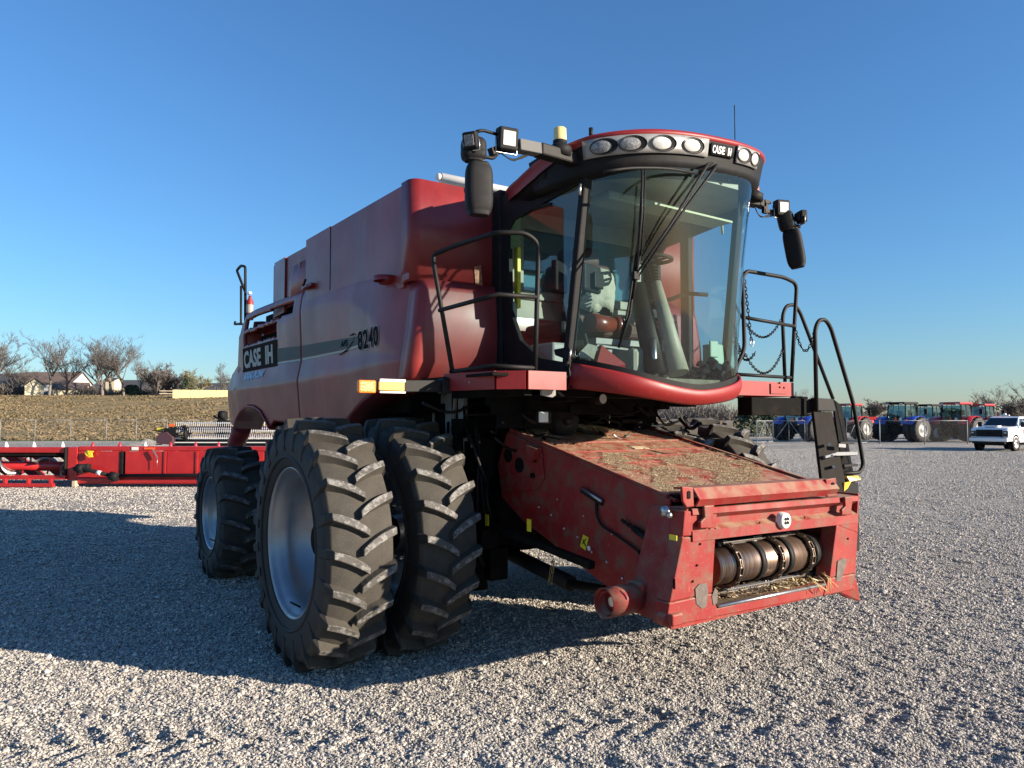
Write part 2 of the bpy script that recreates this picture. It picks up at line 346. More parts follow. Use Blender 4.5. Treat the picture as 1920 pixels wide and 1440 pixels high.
def field_mat():
    m = bpy.data.materials.new('dormant_grass'); m.use_nodes = True; t = m.node_tree; b = t.nodes['Principled BSDF']; b.inputs['Roughness'].default_value = .95; b.inputs['Specular IOR Level'].default_value = .1
    N = t.nodes.new; Lk = t.links.new; tc = N('ShaderNodeTexCoord')
    mp = N('ShaderNodeMapping'); mp.inputs['Rotation'].default_value = (0, 0, R(YAW)); mp.inputs['Scale'].default_value = (.22, 1.0, 1); Lk(tc.outputs['Object'], mp.inputs[0])
    n = N('ShaderNodeTexNoise'); n.inputs['Scale'].default_value = .8; n.inputs['Detail'].default_value = 12; n.inputs['Roughness'].default_value = .86; Lk(mp.outputs[0], n.inputs['Vector'])
    r = N('ShaderNodeValToRGB'); e = r.color_ramp.elements
    e[0].position = .36; e[0].color = (.10, .105, .045, 1); e[1].position = .62; e[1].color = (.44, .31, .17, 1)
    for p, c in ((.44, (.16, .14, .065)), (.5, (.25, .19, .10)), (.56, (.33, .24, .13))):
        x = r.color_ramp.elements.new(p); x.color = (*c, 1)
    Lk(n.outputs[0], r.inputs[0])
    at = N('ShaderNodeAttribute'); at.attribute_name = 'verge'
    mx = N('ShaderNodeMix'); mx.data_type = 'RGBA'; Lk(at.outputs['Fac'], mx.inputs[0]); Lk(r.outputs[0], mx.inputs[6]); mx.inputs[7].default_value = (.10, .13, .04, 1)
    Lk(mx.outputs[2], b.inputs['Base Color'])
    n2 = N('ShaderNodeTexNoise'); n2.inputs['Scale'].default_value = 6; n2.inputs['Detail'].default_value = 4; Lk(tc.outputs['Object'], n2.inputs['Vector'])
    bp = N('ShaderNodeBump'); bp.inputs['Strength'].default_value = .8; bp.inputs['Distance'].default_value = .25; Lk(n2.outputs[0], bp.inputs['Height']); Lk(bp.outputs[0], b.inputs['Normal'])
    return m
M['gravel'] = ground_mat(); M['stone'] = stone_mat(); M['field'] = field_mat()
#@@SETTING
# ------------------------------------------------------------------ the setting: ground
def axis_steps(lo, hi, a, b, fine, grow):
    xs = list(np.arange(a, b+1e-6, fine)); st = fine; x = b
    while x < hi: st *= grow; x += st; xs.append(min(x, hi))
    st = fine; x = a; pre = []
    while x > lo: st *= grow; x -= st; pre.append(max(x, lo))
    return np.array(sorted(set(pre[::-1]+xs)))
def gheight(x, y):
    """small relief of the gravel near the machine: old tread marks, ruts and hollows"""
    h = (noise.noise(Vector((x*.9, y*.9, 3.1)))*.018+noise.noise(Vector((x*3.1, y*3.1, 7.7)))*.010+noise.noise(Vector((x*8, y*8, 1.7)))*.016+noise.noise(Vector((x*19, y*19, 4.7)))*.008)
    # tyre tracks running across the foreground: chevron dents
    dx, dy = x-CAMP[0], y-CAMP[1]; a = dx*_c-dy*_s; d = dx*_s+dy*_c
    for off, wd, k in ((4.62, .32, .042), (4.0, .24, .034), (7.4, .3, .014)):
        dd = d-off-.10*a
        if abs(dd) < wd and off < 7 or abs(dd) < wd:
            e = 1-(dd/wd)**2
            ph = (a*4.6+.55*noise.noise(Vector((a*1.3, off, 2.2)))+(1 if dd > 0 else -1)*dd*3.6+(.5 if dd > 0 else 0))
            h += -k*e*(.5+.5*math.sin(2*math.pi*ph))*(.6+.8*noise.noise(Vector((a*.8, off, 0))))
            h += -.006*e
    return h
def make_ground():
    # local frame: a = right of view, d = along view, so the dense part of the sheet lies in front of the machine
    A = axis_steps(-260, 260, -4.6, 5.2, .035, 1.16); D = axis_steps(-60, 420, 3.2, 7.2, .035, 1.12)
    V = np.zeros((len(D), len(A), 3))
    for i, d in enumerate(D):
        for j, a in enumerate(A):
            x = CAMP[0]+a*_c+d*_s; y = CAMP[1]-a*_s+d*_c
            h = gheight(x, y) if (2 < d < 22 and abs(a) < 16) else 0
            r_ = 1.0 if d < 16 else max(0, 1-(d-16)/6)
            V[i, j] = (x, y, GZ+h*r_)
    mb = MB(); nc = len(A)
    mb.v = [tuple(p) for p in V.reshape(-1, 3)]
    for i in range(len(D)-1):
        for j in range(nc-1): mb.f.append([i*nc+j, i*nc+j+1, (i+1)*nc+j+1, (i+1)*nc+j])
    mb.m = [0]*len(mb.f); mb.s = [True]*len(mb.f)
    o = mb.build('gravel_ground', M['gravel']); tag(o, 'crushed pale grey limestone gravel covering the whole machinery yard', kind='structure')
make_ground()
# stones
def make_stones():
    hid = bpy.data.collections.new('stone_sources')
    srcs = []
    for q in range(6):
        bm = bmesh.new(); bmesh.ops.create_icosphere(bm, subdivisions=1, radius=1)
        rs = random.Random(q)
        for v in bm.verts:
            v.co *= rs.uniform(.72, 1.15); v.co.z *= .62; v.co.x *= rs.uniform(1.0, 1.25)
        me = bpy.data.meshes.new('stone_mesh'); bm.to_mesh(me); bm.free(); me.materials.append(M['stone'])
        o = bpy.data.objects.new('stone_source', me); hid.objects.link(o); srcs.append(o)
    pts = []; scl = []; rot = []
    rng = np.random.default_rng(5)
    def ring(d0, d1, dens, smin, smax):
        n = int(.78*(d1*d1-d0*d0)*dens)
        d = np.sqrt(rng.uniform(d0*d0, d1*d1, n)); a = rng.uniform(-.80, .80, n)*d
        s_ = rng.gamma(3.2, 1/3.2, n)*(smax-smin)*.5+smin
        for dd, aa, sz in zip(d, a, s_):
            x = CAMP[0]+aa*_c+dd*_s; y = CAMP[1]-aa*_s+dd*_c
            h = gheight(x, y); r_ = 1.0 if dd < 16 else max(0, 1-(dd-16)/6)
            pts.append((x, y, GZ+h*r_+sz*.15)); scl.append(sz); rot.append((rng.uniform(-.6, .6), rng.uniform(-.6, .6), rng.uniform(0, 6.28)))
    ring(3.0, 4.6, 4400, .0045, .0110); ring(4.6, 6.6, 3200, .005, .0115); ring(6.6, 9.5, 1900, .006, .0135); ring(9.5, 15, 800, .008, .017); ring(15, 26, 240, .011, .021); ring(26, 46, 85, .015, .028); ring(3, 9, 60, .012, .024)
    me = bpy.data.meshes.new('gravel_stones'); me.from_pydata(pts, [], [])
    at = me.attributes.new('scl', 'FLOAT', 'POINT'); at.data.foreach_set('value', scl)
    ar = me.attributes.new('rot', 'FLOAT_VECTOR', 'POINT'); ar.data.foreach_set('vector', np.array(rot).ravel())
    o = bpy.data.objects.new('gravel_stones', me); COL.objects.link(o)
    g = bpy.data.node_groups.new('scatter', 'GeometryNodeTree')
    g.interface.new_socket('Geometry', in_out='INPUT', socket_type='NodeSocketGeometry'); g.interface.new_socket('Geometry', in_out='OUTPUT', socket_type='NodeSocketGeometry')
    N = g.nodes.new; L = g.links.new
    gi, go = N('NodeGroupInput'), N('NodeGroupOutput'); ci = N('GeometryNodeCollectionInfo'); ci.inputs['Collection'].default_value = hid
    ci.inputs['Separate Children'].default_value = True; ci.inputs['Reset Children'].default_value = True
    ip = N('GeometryNodeInstanceOnPoints'); ip.inputs['Pick Instance'].default_value = True
    ri = N('FunctionNodeRandomValue'); ri.data_type = 'INT'; ri.inputs[4].default_value = 0; ri.inputs[5].default_value = 5
    sa = N('GeometryNodeInputNamedAttribute'); sa.data_type = 'FLOAT'; sa.inputs[0].default_value = 'scl'
    ra = N('GeometryNodeInputNamedAttribute'); ra.data_type = 'FLOAT_VECTOR'; ra.inputs[0].default_value = 'rot'
    er = N('FunctionNodeEulerToRotation')
    mp = N('GeometryNodeMeshToPoints')
    L(gi.outputs[0], mp.inputs['Mesh']); L(mp.outputs[0], ip.inputs['Points']); L(ci.outputs[0], ip.inputs['Instance']); L(ri.outputs[2], ip.inputs['Instance Index'])
    L(ra.outputs[0], er.inputs[0]); L(er.outputs[0], ip.inputs['Rotation']); L(sa.outputs[0], ip.inputs['Scale']); L(ip.outputs[0], go.inputs[0])
    md = o.modifiers.new('scatter', 'NODES'); md.node_group = g
    tag(o, 'loose angular limestone chips lying on the yard in front of and around the harvester', kind='stuff')
make_stones()
# field rising to the left, flat farmland beyond
def smooth(t): t = min(1, max(0, t)); return t*t*(3-2*t)
def field_h(a, d):
    crest = 5.1*(1-smooth((a/d+.36)/.42))+1.2
    side = 1.0
    if d < 63: return -.5+.55*smooth((d-58)/5)
    t = (d-63)/82
    return .06+crest*(smooth(min(1, t)*.5+.0)*2 if t < 1 else 1.0)*side if t < 1 else .06+crest
def make_field():
    A = axis_steps(-700, 900, -120, 110, 2.2, 1.2); D = axis_steps(57.9, 2600, 58, 150, 1.6, 1.14)
    mb = MB(); vg = []
    for d in D:
        for a in A:
            x = CAMP[0]+a*_c+d*_s; y = CAMP[1]-a*_s+d*_c
            h = field_h(a, d)
            if a/d > .28 and d < 100: h = -.5                     # the gravel lot runs on to the right
            if 64 < d < 150: h += .16*noise.noise(Vector((x*.12, y*.12, 0)))+.07*noise.noise(Vector((x*.6, y*.6, 5)))
            mb.v.append((x, y, h+GZ)); vg.append(max(0, min(1, (66-d)/3)))
    nc = len(A)
    for i in range(len(D)-1):
        for j in range(nc-1): mb.f.append([i*nc+j, i*nc+j+1, (i+1)*nc+j+1, (i+1)*nc+j])
    mb.m = [0]*len(mb.f); mb.s = [True]*len(mb.f)
    o = mb.build('grass_field', M['field']); tag(o, 'dormant brown and green grass slope rising behind the chain-link fence', kind='structure')
    at = o.data.attributes.new('verge', 'FLOAT', 'POINT'); at.data.foreach_set('value', vg)
make_field()
def gz(px, d):
    a = (px-960)/FPX*d; return field_h(a, d)+GZ

# ------------------------------------------------------------------ trees
def tree_parts(seed, H=11., trunk=.3, spread=.55, limbs=5, twig=M['twig'], bark=M['bark'], dense=1.0, round_=False):
    rs = random.Random(seed); tm, cm = MB(), MB()
    def seg(mb, p, d, L, r0, r1, n, sides, wob):
        pts = [p]; rr = [r0]; q = Vector(p); dd = Vector(d)
        for i in range(n):
            dd = (dd+Vector((rs.uniform(-wob, wob), rs.uniform(-wob, wob), rs.uniform(-wob, wob)+.04))).normalized()
            q = q+dd*(L/n); pts.append(q.copy()); rr.append(r0+(r1-r0)*(i+1)/n)
        mb.tube(pts, rr, sides, 0, False); return pts, dd, rr
    def grow(p, d, L, r, lev):
        mb = tm if lev == 0 else cm
        n = (5, 4, 3, 3, 2)[lev]; sides = (8, 5, 4, 3, 3)[lev]
        pts, dd, rr = seg(mb, p, d, L, r, r*(.62 if lev < 3 else .4), n, sides, (.10, .16, .22, .3, .3)[lev])
        if lev == 4: return
        kids = (limbs, int(6*dense), int(7*dense), int(7*dense))[lev]
        for k in range(kids):
            t = (rs.uniform(.45, 1) if lev == 0 else rs.uniform(.2, 1)) if k else 1
            f = t*(len(pts)-1); i = min(int(f), len(pts)-2); q = pts[i].lerp(pts[i+1], f-i)
            ax = Vector((rs.uniform(-1, 1), rs.uniform(-1, 1), rs.uniform(-.2, .5))).normalized()
            nd = (dd*(1-spread)+ax*spread*(1.15 if lev == 0 else 1.0)+Vector((0, 0, .22 if lev < 2 else .08))).normalized()
            nl = L*rs.uniform(.6, .95)*(1.55 if not round_ else 1.9, .72, .66, .55)[lev]
            grow(q, nd, nl, max(.021, rr[i]*rs.uniform(.45, .65)), lev+1)
    grow(Vector((0, 0, -.3)), Vector((rs.uniform(-.06, .06), rs.uniform(-.06, .06), 1)), H*trunk, H*.022, 0)
    zx = max(v[2] for v in cm.v); k_ = H/zx
    for q in (tm, cm): q.v = [(v[0]*k_, v[1]*k_, v[2]*k_) for v in q.v]
    def me(mb, m, nm):
        e = bpy.data.meshes.new(nm); e.from_pydata(mb.v, [], mb.f); e.materials.append(m)
        e.polygons.foreach_set('use_smooth', [True]*len(mb.f)); return e
    return me(tm, bark, 'trunk'), me(cm, twig, 'crown')
TREES = [tree_parts(11, 11, .30, .52, 5), tree_parts(12, 11, .26, .58, 6), tree_parts(13, 11, .34, .5, 5, bark=M['barkdark']), tree_parts(14, 11, .28, .55, 6),
         tree_parts(15, 8, .12, .62, 8, bark=M['bark'], dense=1.0), tree_parts(16, 8, .14, .66, 8, M['twigolive'], dense=1.15, round_=True), tree_parts(17, 8, .16, .6, 8, M['twigrust'], dense=1.15)]
def tree(kind, px, d, sc, rz, label, group, name='bare_tree', z=None):
    p = far(px, d); p.z = gz(px, d) if z is None else z
    r_ = empty(name, p, rz); r_.scale = (sc,)*3; tag(r_, label, 'tree', group)
    for nm, me in zip(('trunk', 'crown'), TREES[kind]):
        o = bpy.data.objects.new(nm, me); COL.objects.link(o); o.parent = r_
GT = 'bare trees along the crest of the field'
for k, px, d, s_, rz, lab in (
    (3, -8, 150, 1.22, .3, 'tall bare tree cut by the left edge of the photo'),
    (1, 30, 162, .92, 2.1, 'bare tree between the leftmost tall tree and the cream shed'),
    (0, 92, 150, 1.22, 1.2, 'broad bare tree rising in front of the brown-roofed house, left one of the pair'),
    (2, 124, 152, 1.30, 4.0, 'tallest bare tree in front of the white house, right one of the pair'),
    (1, 192, 150, 1.15, 5.2, 'multi-stemmed bare tree at the left end of the middle clump'),
    (3, 209, 154, 1.22, 1.9, 'bare tree second from left in the middle clump'),
    (0, 232, 150, 1.15, 3.3, 'bare tree with wide forking limbs, third in the middle clump'),
    (2, 264, 154, .92, 5.9, 'slender leaning bare tree at the right end of the middle clump'),
    (4, 292, 150, .88, .4, 'low many-stemmed bare tree right of the middle clump'),
    (4, 318, 152, .78, 2.4, 'short pale many-stemmed bare tree left of the olive tree'),
    (5, 366, 150, .72, 1.4, 'small round olive-tinged tree left of the yellow wooden fence'),
    (1, 414, 158, .68, .9, 'bare tree just left of the harvester behind the yellow fence')):
    tree(k, px, d, s_, rz, lab, GT)
GR = 'trees beyond the tractor lot on the right'
for k, px, d, s_, rz, lab, nm in (
    (6, 1824, 128, .66, .6, 'round tree still holding rusty leaves, above the red tractor cabs', 'rusty_leaved_tree'),
    (0, 1868, 130, .66, 2.2, 'bare grey tree right of the rusty-leaved tree', 'bare_tree'),
    (4, 1905, 125, .66, 4.1, 'low bare tree at the right edge behind the white truck', 'bare_tree'),
    (3, 1506, 150, .62, 1.0, 'faint bare tree just right of the left platform beam', 'bare_tree'),
    (4, 1642, 140, .6, 3.0, 'low bare tree between the red and blue tractors', 'bare_tree'),
    (1, 1930, 118, .66, 5.0, 'bare tree cut by the right edge of the photo', 'bare_tree')):
    tree(k, px, d, s_, rz, lab, GR, nm)
# shrubs and far wood line (nobody could count them)
def brush(name, label, m, spots, dens):
    mb = MB(); rs = random.Random(3)
    for (px, d, wd, ht, z0) in spots:
        for k in range(int(dens*wd*ht)):
            a = rs.gauss(0, wd*.32); dd = rs.gauss(0, wd*.22); p = far(px, d)+Vector((a*_c+dd*_s, -a*_s+dd*_c, 0))
            hz = max(.05, 1-(a/wd)**2*1.5)*ht*rs.uniform(.45, 1); b0 = Vector((p.x, p.y, z0+hz*rs.uniform(0, .7)))
            e = b0+Vector((rs.uniform(-.5, .5), rs.uniform(-.5, .5), rs.uniform(.2, .9)))*ht*.35
            q = Vector((rs.uniform(-1, 1), rs.uniform(-1, 1), rs.uniform(-.5, .5))).normalized()*(.035+.008*ht)
            mb.add([b0-q, b0+q, e+q*.4, e-q*.4], [(0, 1, 2, 3)])
    o = mb.build(name, m); tag(o, label, kind='stuff')
def tufts():
    mb = MB(); rs = random.Random(8)
    for k in range(80000):
        d = 63+84*rs.random()**.9; a = rs.uniform(-.76, -.27)*d
        if noise.noise(Vector((a*.10, d*.05, 3)))+.5*noise.noise(Vector((a*.45, d*.2, 9))) < rs.uniform(-.45, .35): continue
        x = CAMP[0]+a*_c+d*_s; y = CAMP[1]-a*_s+d*_c; z = field_h(a, d)+GZ-.03; ht = rs.uniform(.05, .20); w_ = rs.uniform(.04, .16)
        t = R(rs.uniform(-60, 60)-YAW); u = Vector((math.cos(t), math.sin(t), 0))*w_; b = Vector((x, y, z))
        l = Vector((rs.uniform(-.1, .1), rs.uniform(-.1, .1), ht))
        mb.add([b-u, b+u, b+u*.6+l, b-u*.7+l], [(0, 1, 2, 3)], rs.choice((0, 0, 0, 1, 2)))
    o = mb.build('grass_tufts', [mat('tan_grass', (.17, .125, .068), .95), mat('olive_grass', (.075, .072, .032), .95), mat('straw_grass', (.23, .17, .095), .95)]); tag(o, 'tufts of dormant tan and olive grass covering the slope behind the fence', kind='stuff')
tufts()
brush('crest_shrubs', 'dark leafless shrubs and brush along the crest between houses and trees', M['twig'],
      [(px, d, wd, ht, gz(px, d)) for px, d, wd, ht in ((20, 156, 7, 4), (60, 158, 5, 2.5), (168, 158, 6, 3.0), (200, 156, 6, 2.2), (235, 156, 8, 2.4), (285, 158, 7, 2.6), (300, 160, 5, 3.2), (330, 158, 6, 2), (400, 165, 8, 3))], 60)
brush('far_woods', 'distant bare grey woodland along the horizon', M['twig'],
      [(px, d, 26, ht, GZ+.6) for px, d, ht in [(700+i*62, 235+(i*37) % 60, (6.5 if i < 11 else 3.6)+((i*53) % 30)/12) for i in range(-12, 22)]], 16)
brush('crest_woods', 'distant grey leafless woods behind the houses on the crest', M['twig'], [(px, 215, 15, 4.2+((px*7) % 19)/8, 6.0) for px in range(-20, 460, 26)], 14)
brush('horizon_hedge', 'low bare hedge line behind the tractors on the right', M['twig'],
      [(1440+i*32, 150, 12, 1.6+((i*37) % 13)/9, GZ+.9) for i in range(17)], 26)
def conif(px, d, wd, ht, label, z):
    mb = MB(); rs = random.Random(int(px)); p = far(px, d)
    mb.tube([p+Vector((0, 0, z)), p+Vector((0, 0, z+ht*.9))], .12, 5)
    for k in range(900):
        t = rs.random()**.8; an = rs.uniform(0, 6.28); rr = wd*.5*(1-t*.75)*rs.uniform(.3, 1)
        c_ = p+Vector((math.cos(an)*rr, math.sin(an)*rr, z+t*ht)); q = Vector((rs.uniform(-1, 1), rs.uniform(-1, 1), rs.uniform(-1, 1))).normalized()*.16; w_ = q.orthogonal().normalized()*.16
        mb.add([c_-q, c_+w_, c_+q, c_-w_], [(0, 1, 2, 3)])
    o = mb.build('evergreen_shrub', M['evergreen']); tag(o, label, 'shrub')
conif(352, 148, 6, 3.6, 'dark evergreen shrub at the left end of the yellow wooden fence', gz(352, 148))
conif(247, 153, 7, 2.4, 'dark green bush below the middle clump of bare trees', gz(247, 153))
conif(1402, 78, 5, 3.0, 'dark green hedge bush left of the blue tractor', GZ)
conif(1437, 80, 5, 2.8, 'dark green hedge bush close behind the first gate post', GZ)

# ------------------------------------------------------------------ houses on the crest
def frame_root(name, px, d, z=None, turn=0):
    p = far(px, d); p.z = gz(px, d) if z is None else z
    return empty(name, p, R(-YAW)+turn)
def house(px, d, wd, dp, wh, rh, wall, roof, label, turn=0, wins=(), gable_front=False, name='house', z=None, door=None):
    r_ = frame_root(name, px, d, z, turn); tag(r_, label, 'house' if name != 'garden_shed' else 'shed')
    MB().box((0, 0, wh/2-.4), (wd, dp, wh+.8)).build('wall', wall, r_)
    mb = MB(); o = .35
    if gable_front:
        mb.slab([(-wd/2-o, -dp/2-o, wh-.1), (0, -dp/2-o, wh+rh), (0, dp/2+o, wh+rh), (-wd/2-o, dp/2+o, wh-.1)], (0, 0, .12))
        mb.slab([(wd/2+o, -dp/2-o, wh-.1), (0, -dp/2-o, wh+rh), (0, dp/2+o, wh+rh), (wd/2+o, dp/2+o, wh-.1)], (0, 0, .121))
        MB().slab([(-wd/2, -dp/2-.004, wh), (wd/2, -dp/2-.004, wh), (0, -dp/2-.004, wh+rh-.1)], (0, dp*.98, 0)).build('gable', wall, r_)
    else:
        mb.slab([(-wd/2-o, -dp/2-o, wh-.1), (wd/2+o, -dp/2-o, wh-.1), (wd/2+o, 0, wh+rh), (-wd/2-o, 0, wh+rh)], (0, 0, .12))
        mb.slab([(-wd/2-o, dp/2+o, wh-.1), (wd/2+o, dp/2+o, wh-.1), (wd/2+o, 0, wh+rh), (-wd/2-o, 0, wh+rh)], (0, 0, .121))
        MB().slab([(-wd/2, -dp/2, wh), (-wd/2, dp/2, wh), (-wd/2, 0, wh+rh-.1)], (wd, 0, 0)).build('gable', wall, r_)
    mb.build('roof', roof, r_)
    for (x, z_, w_, h_) in wins:
        f = MB().box((x, -dp/2-.02, z_), (w_+.2, .08, h_+.2)).build('window', M['whitewall'], r_)
        MB().box((x, -dp/2-.07, z_), (w_, .04, h_)).build('pane', M['cargl'], f)
    return r_
house(64, 154, 3.3, 4, 2.2, 1.5, M['cream'], M['roofd'], 'small cream gable-ended shed left of the white house', R(32), gable_front=True, name='garden_shed')
house(100, 168, 12.5, 8, 3.3, 2.6, M['whitewall'], M['roofb'], 'white house with long brown shingle roof behind two bare trees', 0, wins=((-3.8, 1.9, 1.2, 1.2), (-1, 1.9, 1.2, 1.2), (3, 1.9, 1.2, 1.2)))
house(134, 162, 6, 6, 1.8, 1.5, M['cream'], M['roofb'], 'low cream outbuilding right of the white house', R(20))
house(42, 172, 10, 8, 3.4, 2.4, M['roofd'], M['roofd'], 'dark house with dark roof behind the cream shed', 0)
house(212, 166, 1.9, 3, 4.0, .5, M['cream'], M['roofd'], 'narrow cream house end seen between trunks of the middle clump', 0)
house(250, 174, 15, 9, 2.2, 2.2, M['roofb'], M['roofd'], 'low grey-roofed house behind the middle clump of trees', 0)
house(395, 185, 16, 9, 1.6, 2.6, M['roofb'], M['roofd'], 'dark-roofed house showing just above the yellow wooden fence', 0, wins=((-2, 2.6, .9, .9),))
# yellow wooden fence with panels
yf = frame_root('wooden_fence', 380, 140, turn=R(20)); tag(yf, 'yellow wooden privacy fence at the top of the field beside the harvester', 'fence')
for k in range(9):
    x = -4.4+k*1.5; MB().box((x, 0, .5), (1.40, .06, 1.9)).build('panel', M['wood'], yf)
    MB().box((x-.75, .06, .5), (.1, .1, 1.9)).build('post', M['post'], yf)
for z_, L_ in ((1.2, 2.4), (.7, 2.4)):
    MB().box((-6.2, 0, z_), (L_, .06, .12)).build('rail', M['post'], yf)

# ------------------------------------------------------------------ chain-link fences
def chainlink(name, P, H, label, mesh_step, post_r=.04, gate=False, rail=True, posts=None):
    """P: ground points; real woven diamond wires"""
    r_ = empty(name, P[0]); tag(r_, label, 'fence'); o = P[0]
    for i, p in enumerate(P):
        q = p-o; MB().tube([q+Vector((0, 0, -.2)), q+Vector((0, 0, H+.05))], post_r, 8).build('post', M['zinc'], r_)
    for i in range(len(P)-1):
        a, b = P[i]-o, P[i+1]-o
        MB().tube([a+Vector((0, 0, H)), b+Vector((0, 0, H))], .026, 6).build('top_rail', M['zinc'], r_)
    mb = MB()
    for i in range(len(P)-1):
        a, b = P[i]-o, P[i+1]-o; L = (b-a).length; u = (b-a)/L; n = int(L/mesh_step)+1
        for k in range(-int(H/mesh_step), n):
            for sgn in (1, -1):
                x0 = k*mesh_step if sgn > 0 else k*mesh_step+H
                s0, s1 = x0, x0+sgn*H
                z0, z1 = 0., H
                lo, hi = sorted((s0, s1))
                def cut(s): return (s-s0)/(s1-s0)*H
                a0 = max(0, lo); a1 = min(L, hi)
                if a1-a0 < .02: continue
                p0 = a+u*a0+Vector((0, 0, cut(a0))); p1 = a+u*a1+Vector((0, 0, cut(a1)))
                q = Vector((0, 0, .0022)); mb.add([p0-q, p0+q, p1+q, p1-q], [(0, 1, 2, 3)])
    mb.build('wire_mesh', M['zinc'], r_, kind='stuff')
    return r_
LP = [far(px, 62, GZ) for px in (-62, 2, 67, 134, 201, 257, 315, 373, 431, 489)]
chainlink('chainlink_fence', LP, 1.75, 'long chain-link fence at the foot of the grass slope behind the red header', .15, post_r=.028)
RP = [far(1648, 55, GZ), far(1732, 54, GZ), far(1812, 54.5, GZ), far(1900, 55, GZ), far(1985, 56, GZ)]
chainlink('chainlink_fence', RP, 1.72, 'chain-link fence in front of the tractors, ending behind the white truck', .16)
def gate(px0, px1, d0, d1, label):
    a, b = far(px0, d0, GZ), far(px1, d1, GZ); r_ = empty('chainlink_gate', a); tag(r_, label, 'gate', 'swing gates of the tractor lot')
    b = b-a; a = Vector((0, 0, 0)); H = 1.7; z = lambda p, h: p+Vector((0, 0, h))
    MB().tube([z(a, .1), z(a, H), z(b, H), z(b, .1)], .032, 6).tube([z(a, .12), z(b, .12)], .03, 6).build('gate_frame', M['zinc'], r_)
    m_ = a.lerp(b, .5)
    MB().tube([z(m_, .12), z(m_, H)], .025, 6).build('upright', M['zinc'], r_)
    MB().tube([z(a, .12), z(m_, H)], .022, 6).build('brace', M['zinc'], r_); MB().tube([z(b, .12), z(m_, H)], .022, 6).build('brace', M['zinc'], r_)
    mb = MB(); L = (b-a).length; u = (b-a)/L; st = .16
    for k in range(-11, int(L/st)+1):
        for sg in (1, -1):
            s0 = k*st if sg > 0 else k*st+H; s1 = s0+sg*H; lo, hi = sorted((s0, s1)); a0, a1 = max(0, lo), min(L, hi)
            if a1-a0 < .05: continue
            f = lambda s: z(u*s, (s-s0)/(s1-s0)*H); q = Vector((0, 0, .0022))
            mb.add([f(a0)-q, f(a0)+q, f(a1)+q, f(a1)-q], [(0, 1, 2, 3)])
    mb.build('wire_mesh', M['zinc'], r_, kind='stuff')
gate(1418, 1448, 55, 58, 'narrow chain-link gate leaf farthest left, half open'); gate(1449, 1508, 57, 56, 'chain-link gate leaf in front of the left blue tractor'); gate(1512, 1560, 56, 55, 'chain-link gate leaf right behind the black ladder'); gate(1586, 1624, 55, 55, 'chain-link gate leaf in front of the left red tractor')
# ------------------------------------------------------------------ generic wheel
def wheel_small(parent, loc, Rr, W, rimr, rimmat, lugs=0, side=1, label=None):
    w_ = MB()
    pr = [(-W/2, rimr), (-W/2, Rr*.9), (-W*.38, Rr*.985), (0, Rr), (W*.38, Rr*.985), (W/2, Rr*.9), (W/2, rimr)]
    w_.lathe(pr, n=36)
    if lugs:
        for i in range(lugs):
            for sg in (1, -1):
                t0 = 2*math.pi*(i+(.5 if sg > 0 else 0))/lugs; P = []
                for w0, dt in ((0, 0), (W*.5*sg, .22)):
                    for dr in (-.01, .035):
                        for da in (-.035, .035):
                            t = t0+dt+da; rr = Rr+dr-(0 if w0 == 0 else Rr*.03); P.append((w0, math.cos(t)*rr, math.sin(t)*rr))
                w_.hexa([P[0], P[1], P[3], P[2], P[4], P[5], P[7], P[6]])
    t = w_.build('wheel', M['rubber'], parent, loc)
    m = MB(); m.lathe([(W*.49*side, rimr*1.01), (W*.49*side, rimr*.93), (W*.30*side, rimr*.88), (W*.22*side, rimr*.45), (W*.42*side, rimr*.3), (W*.44*side, .001)], n=24)
    m.build('rim', rimmat, t)
    return t
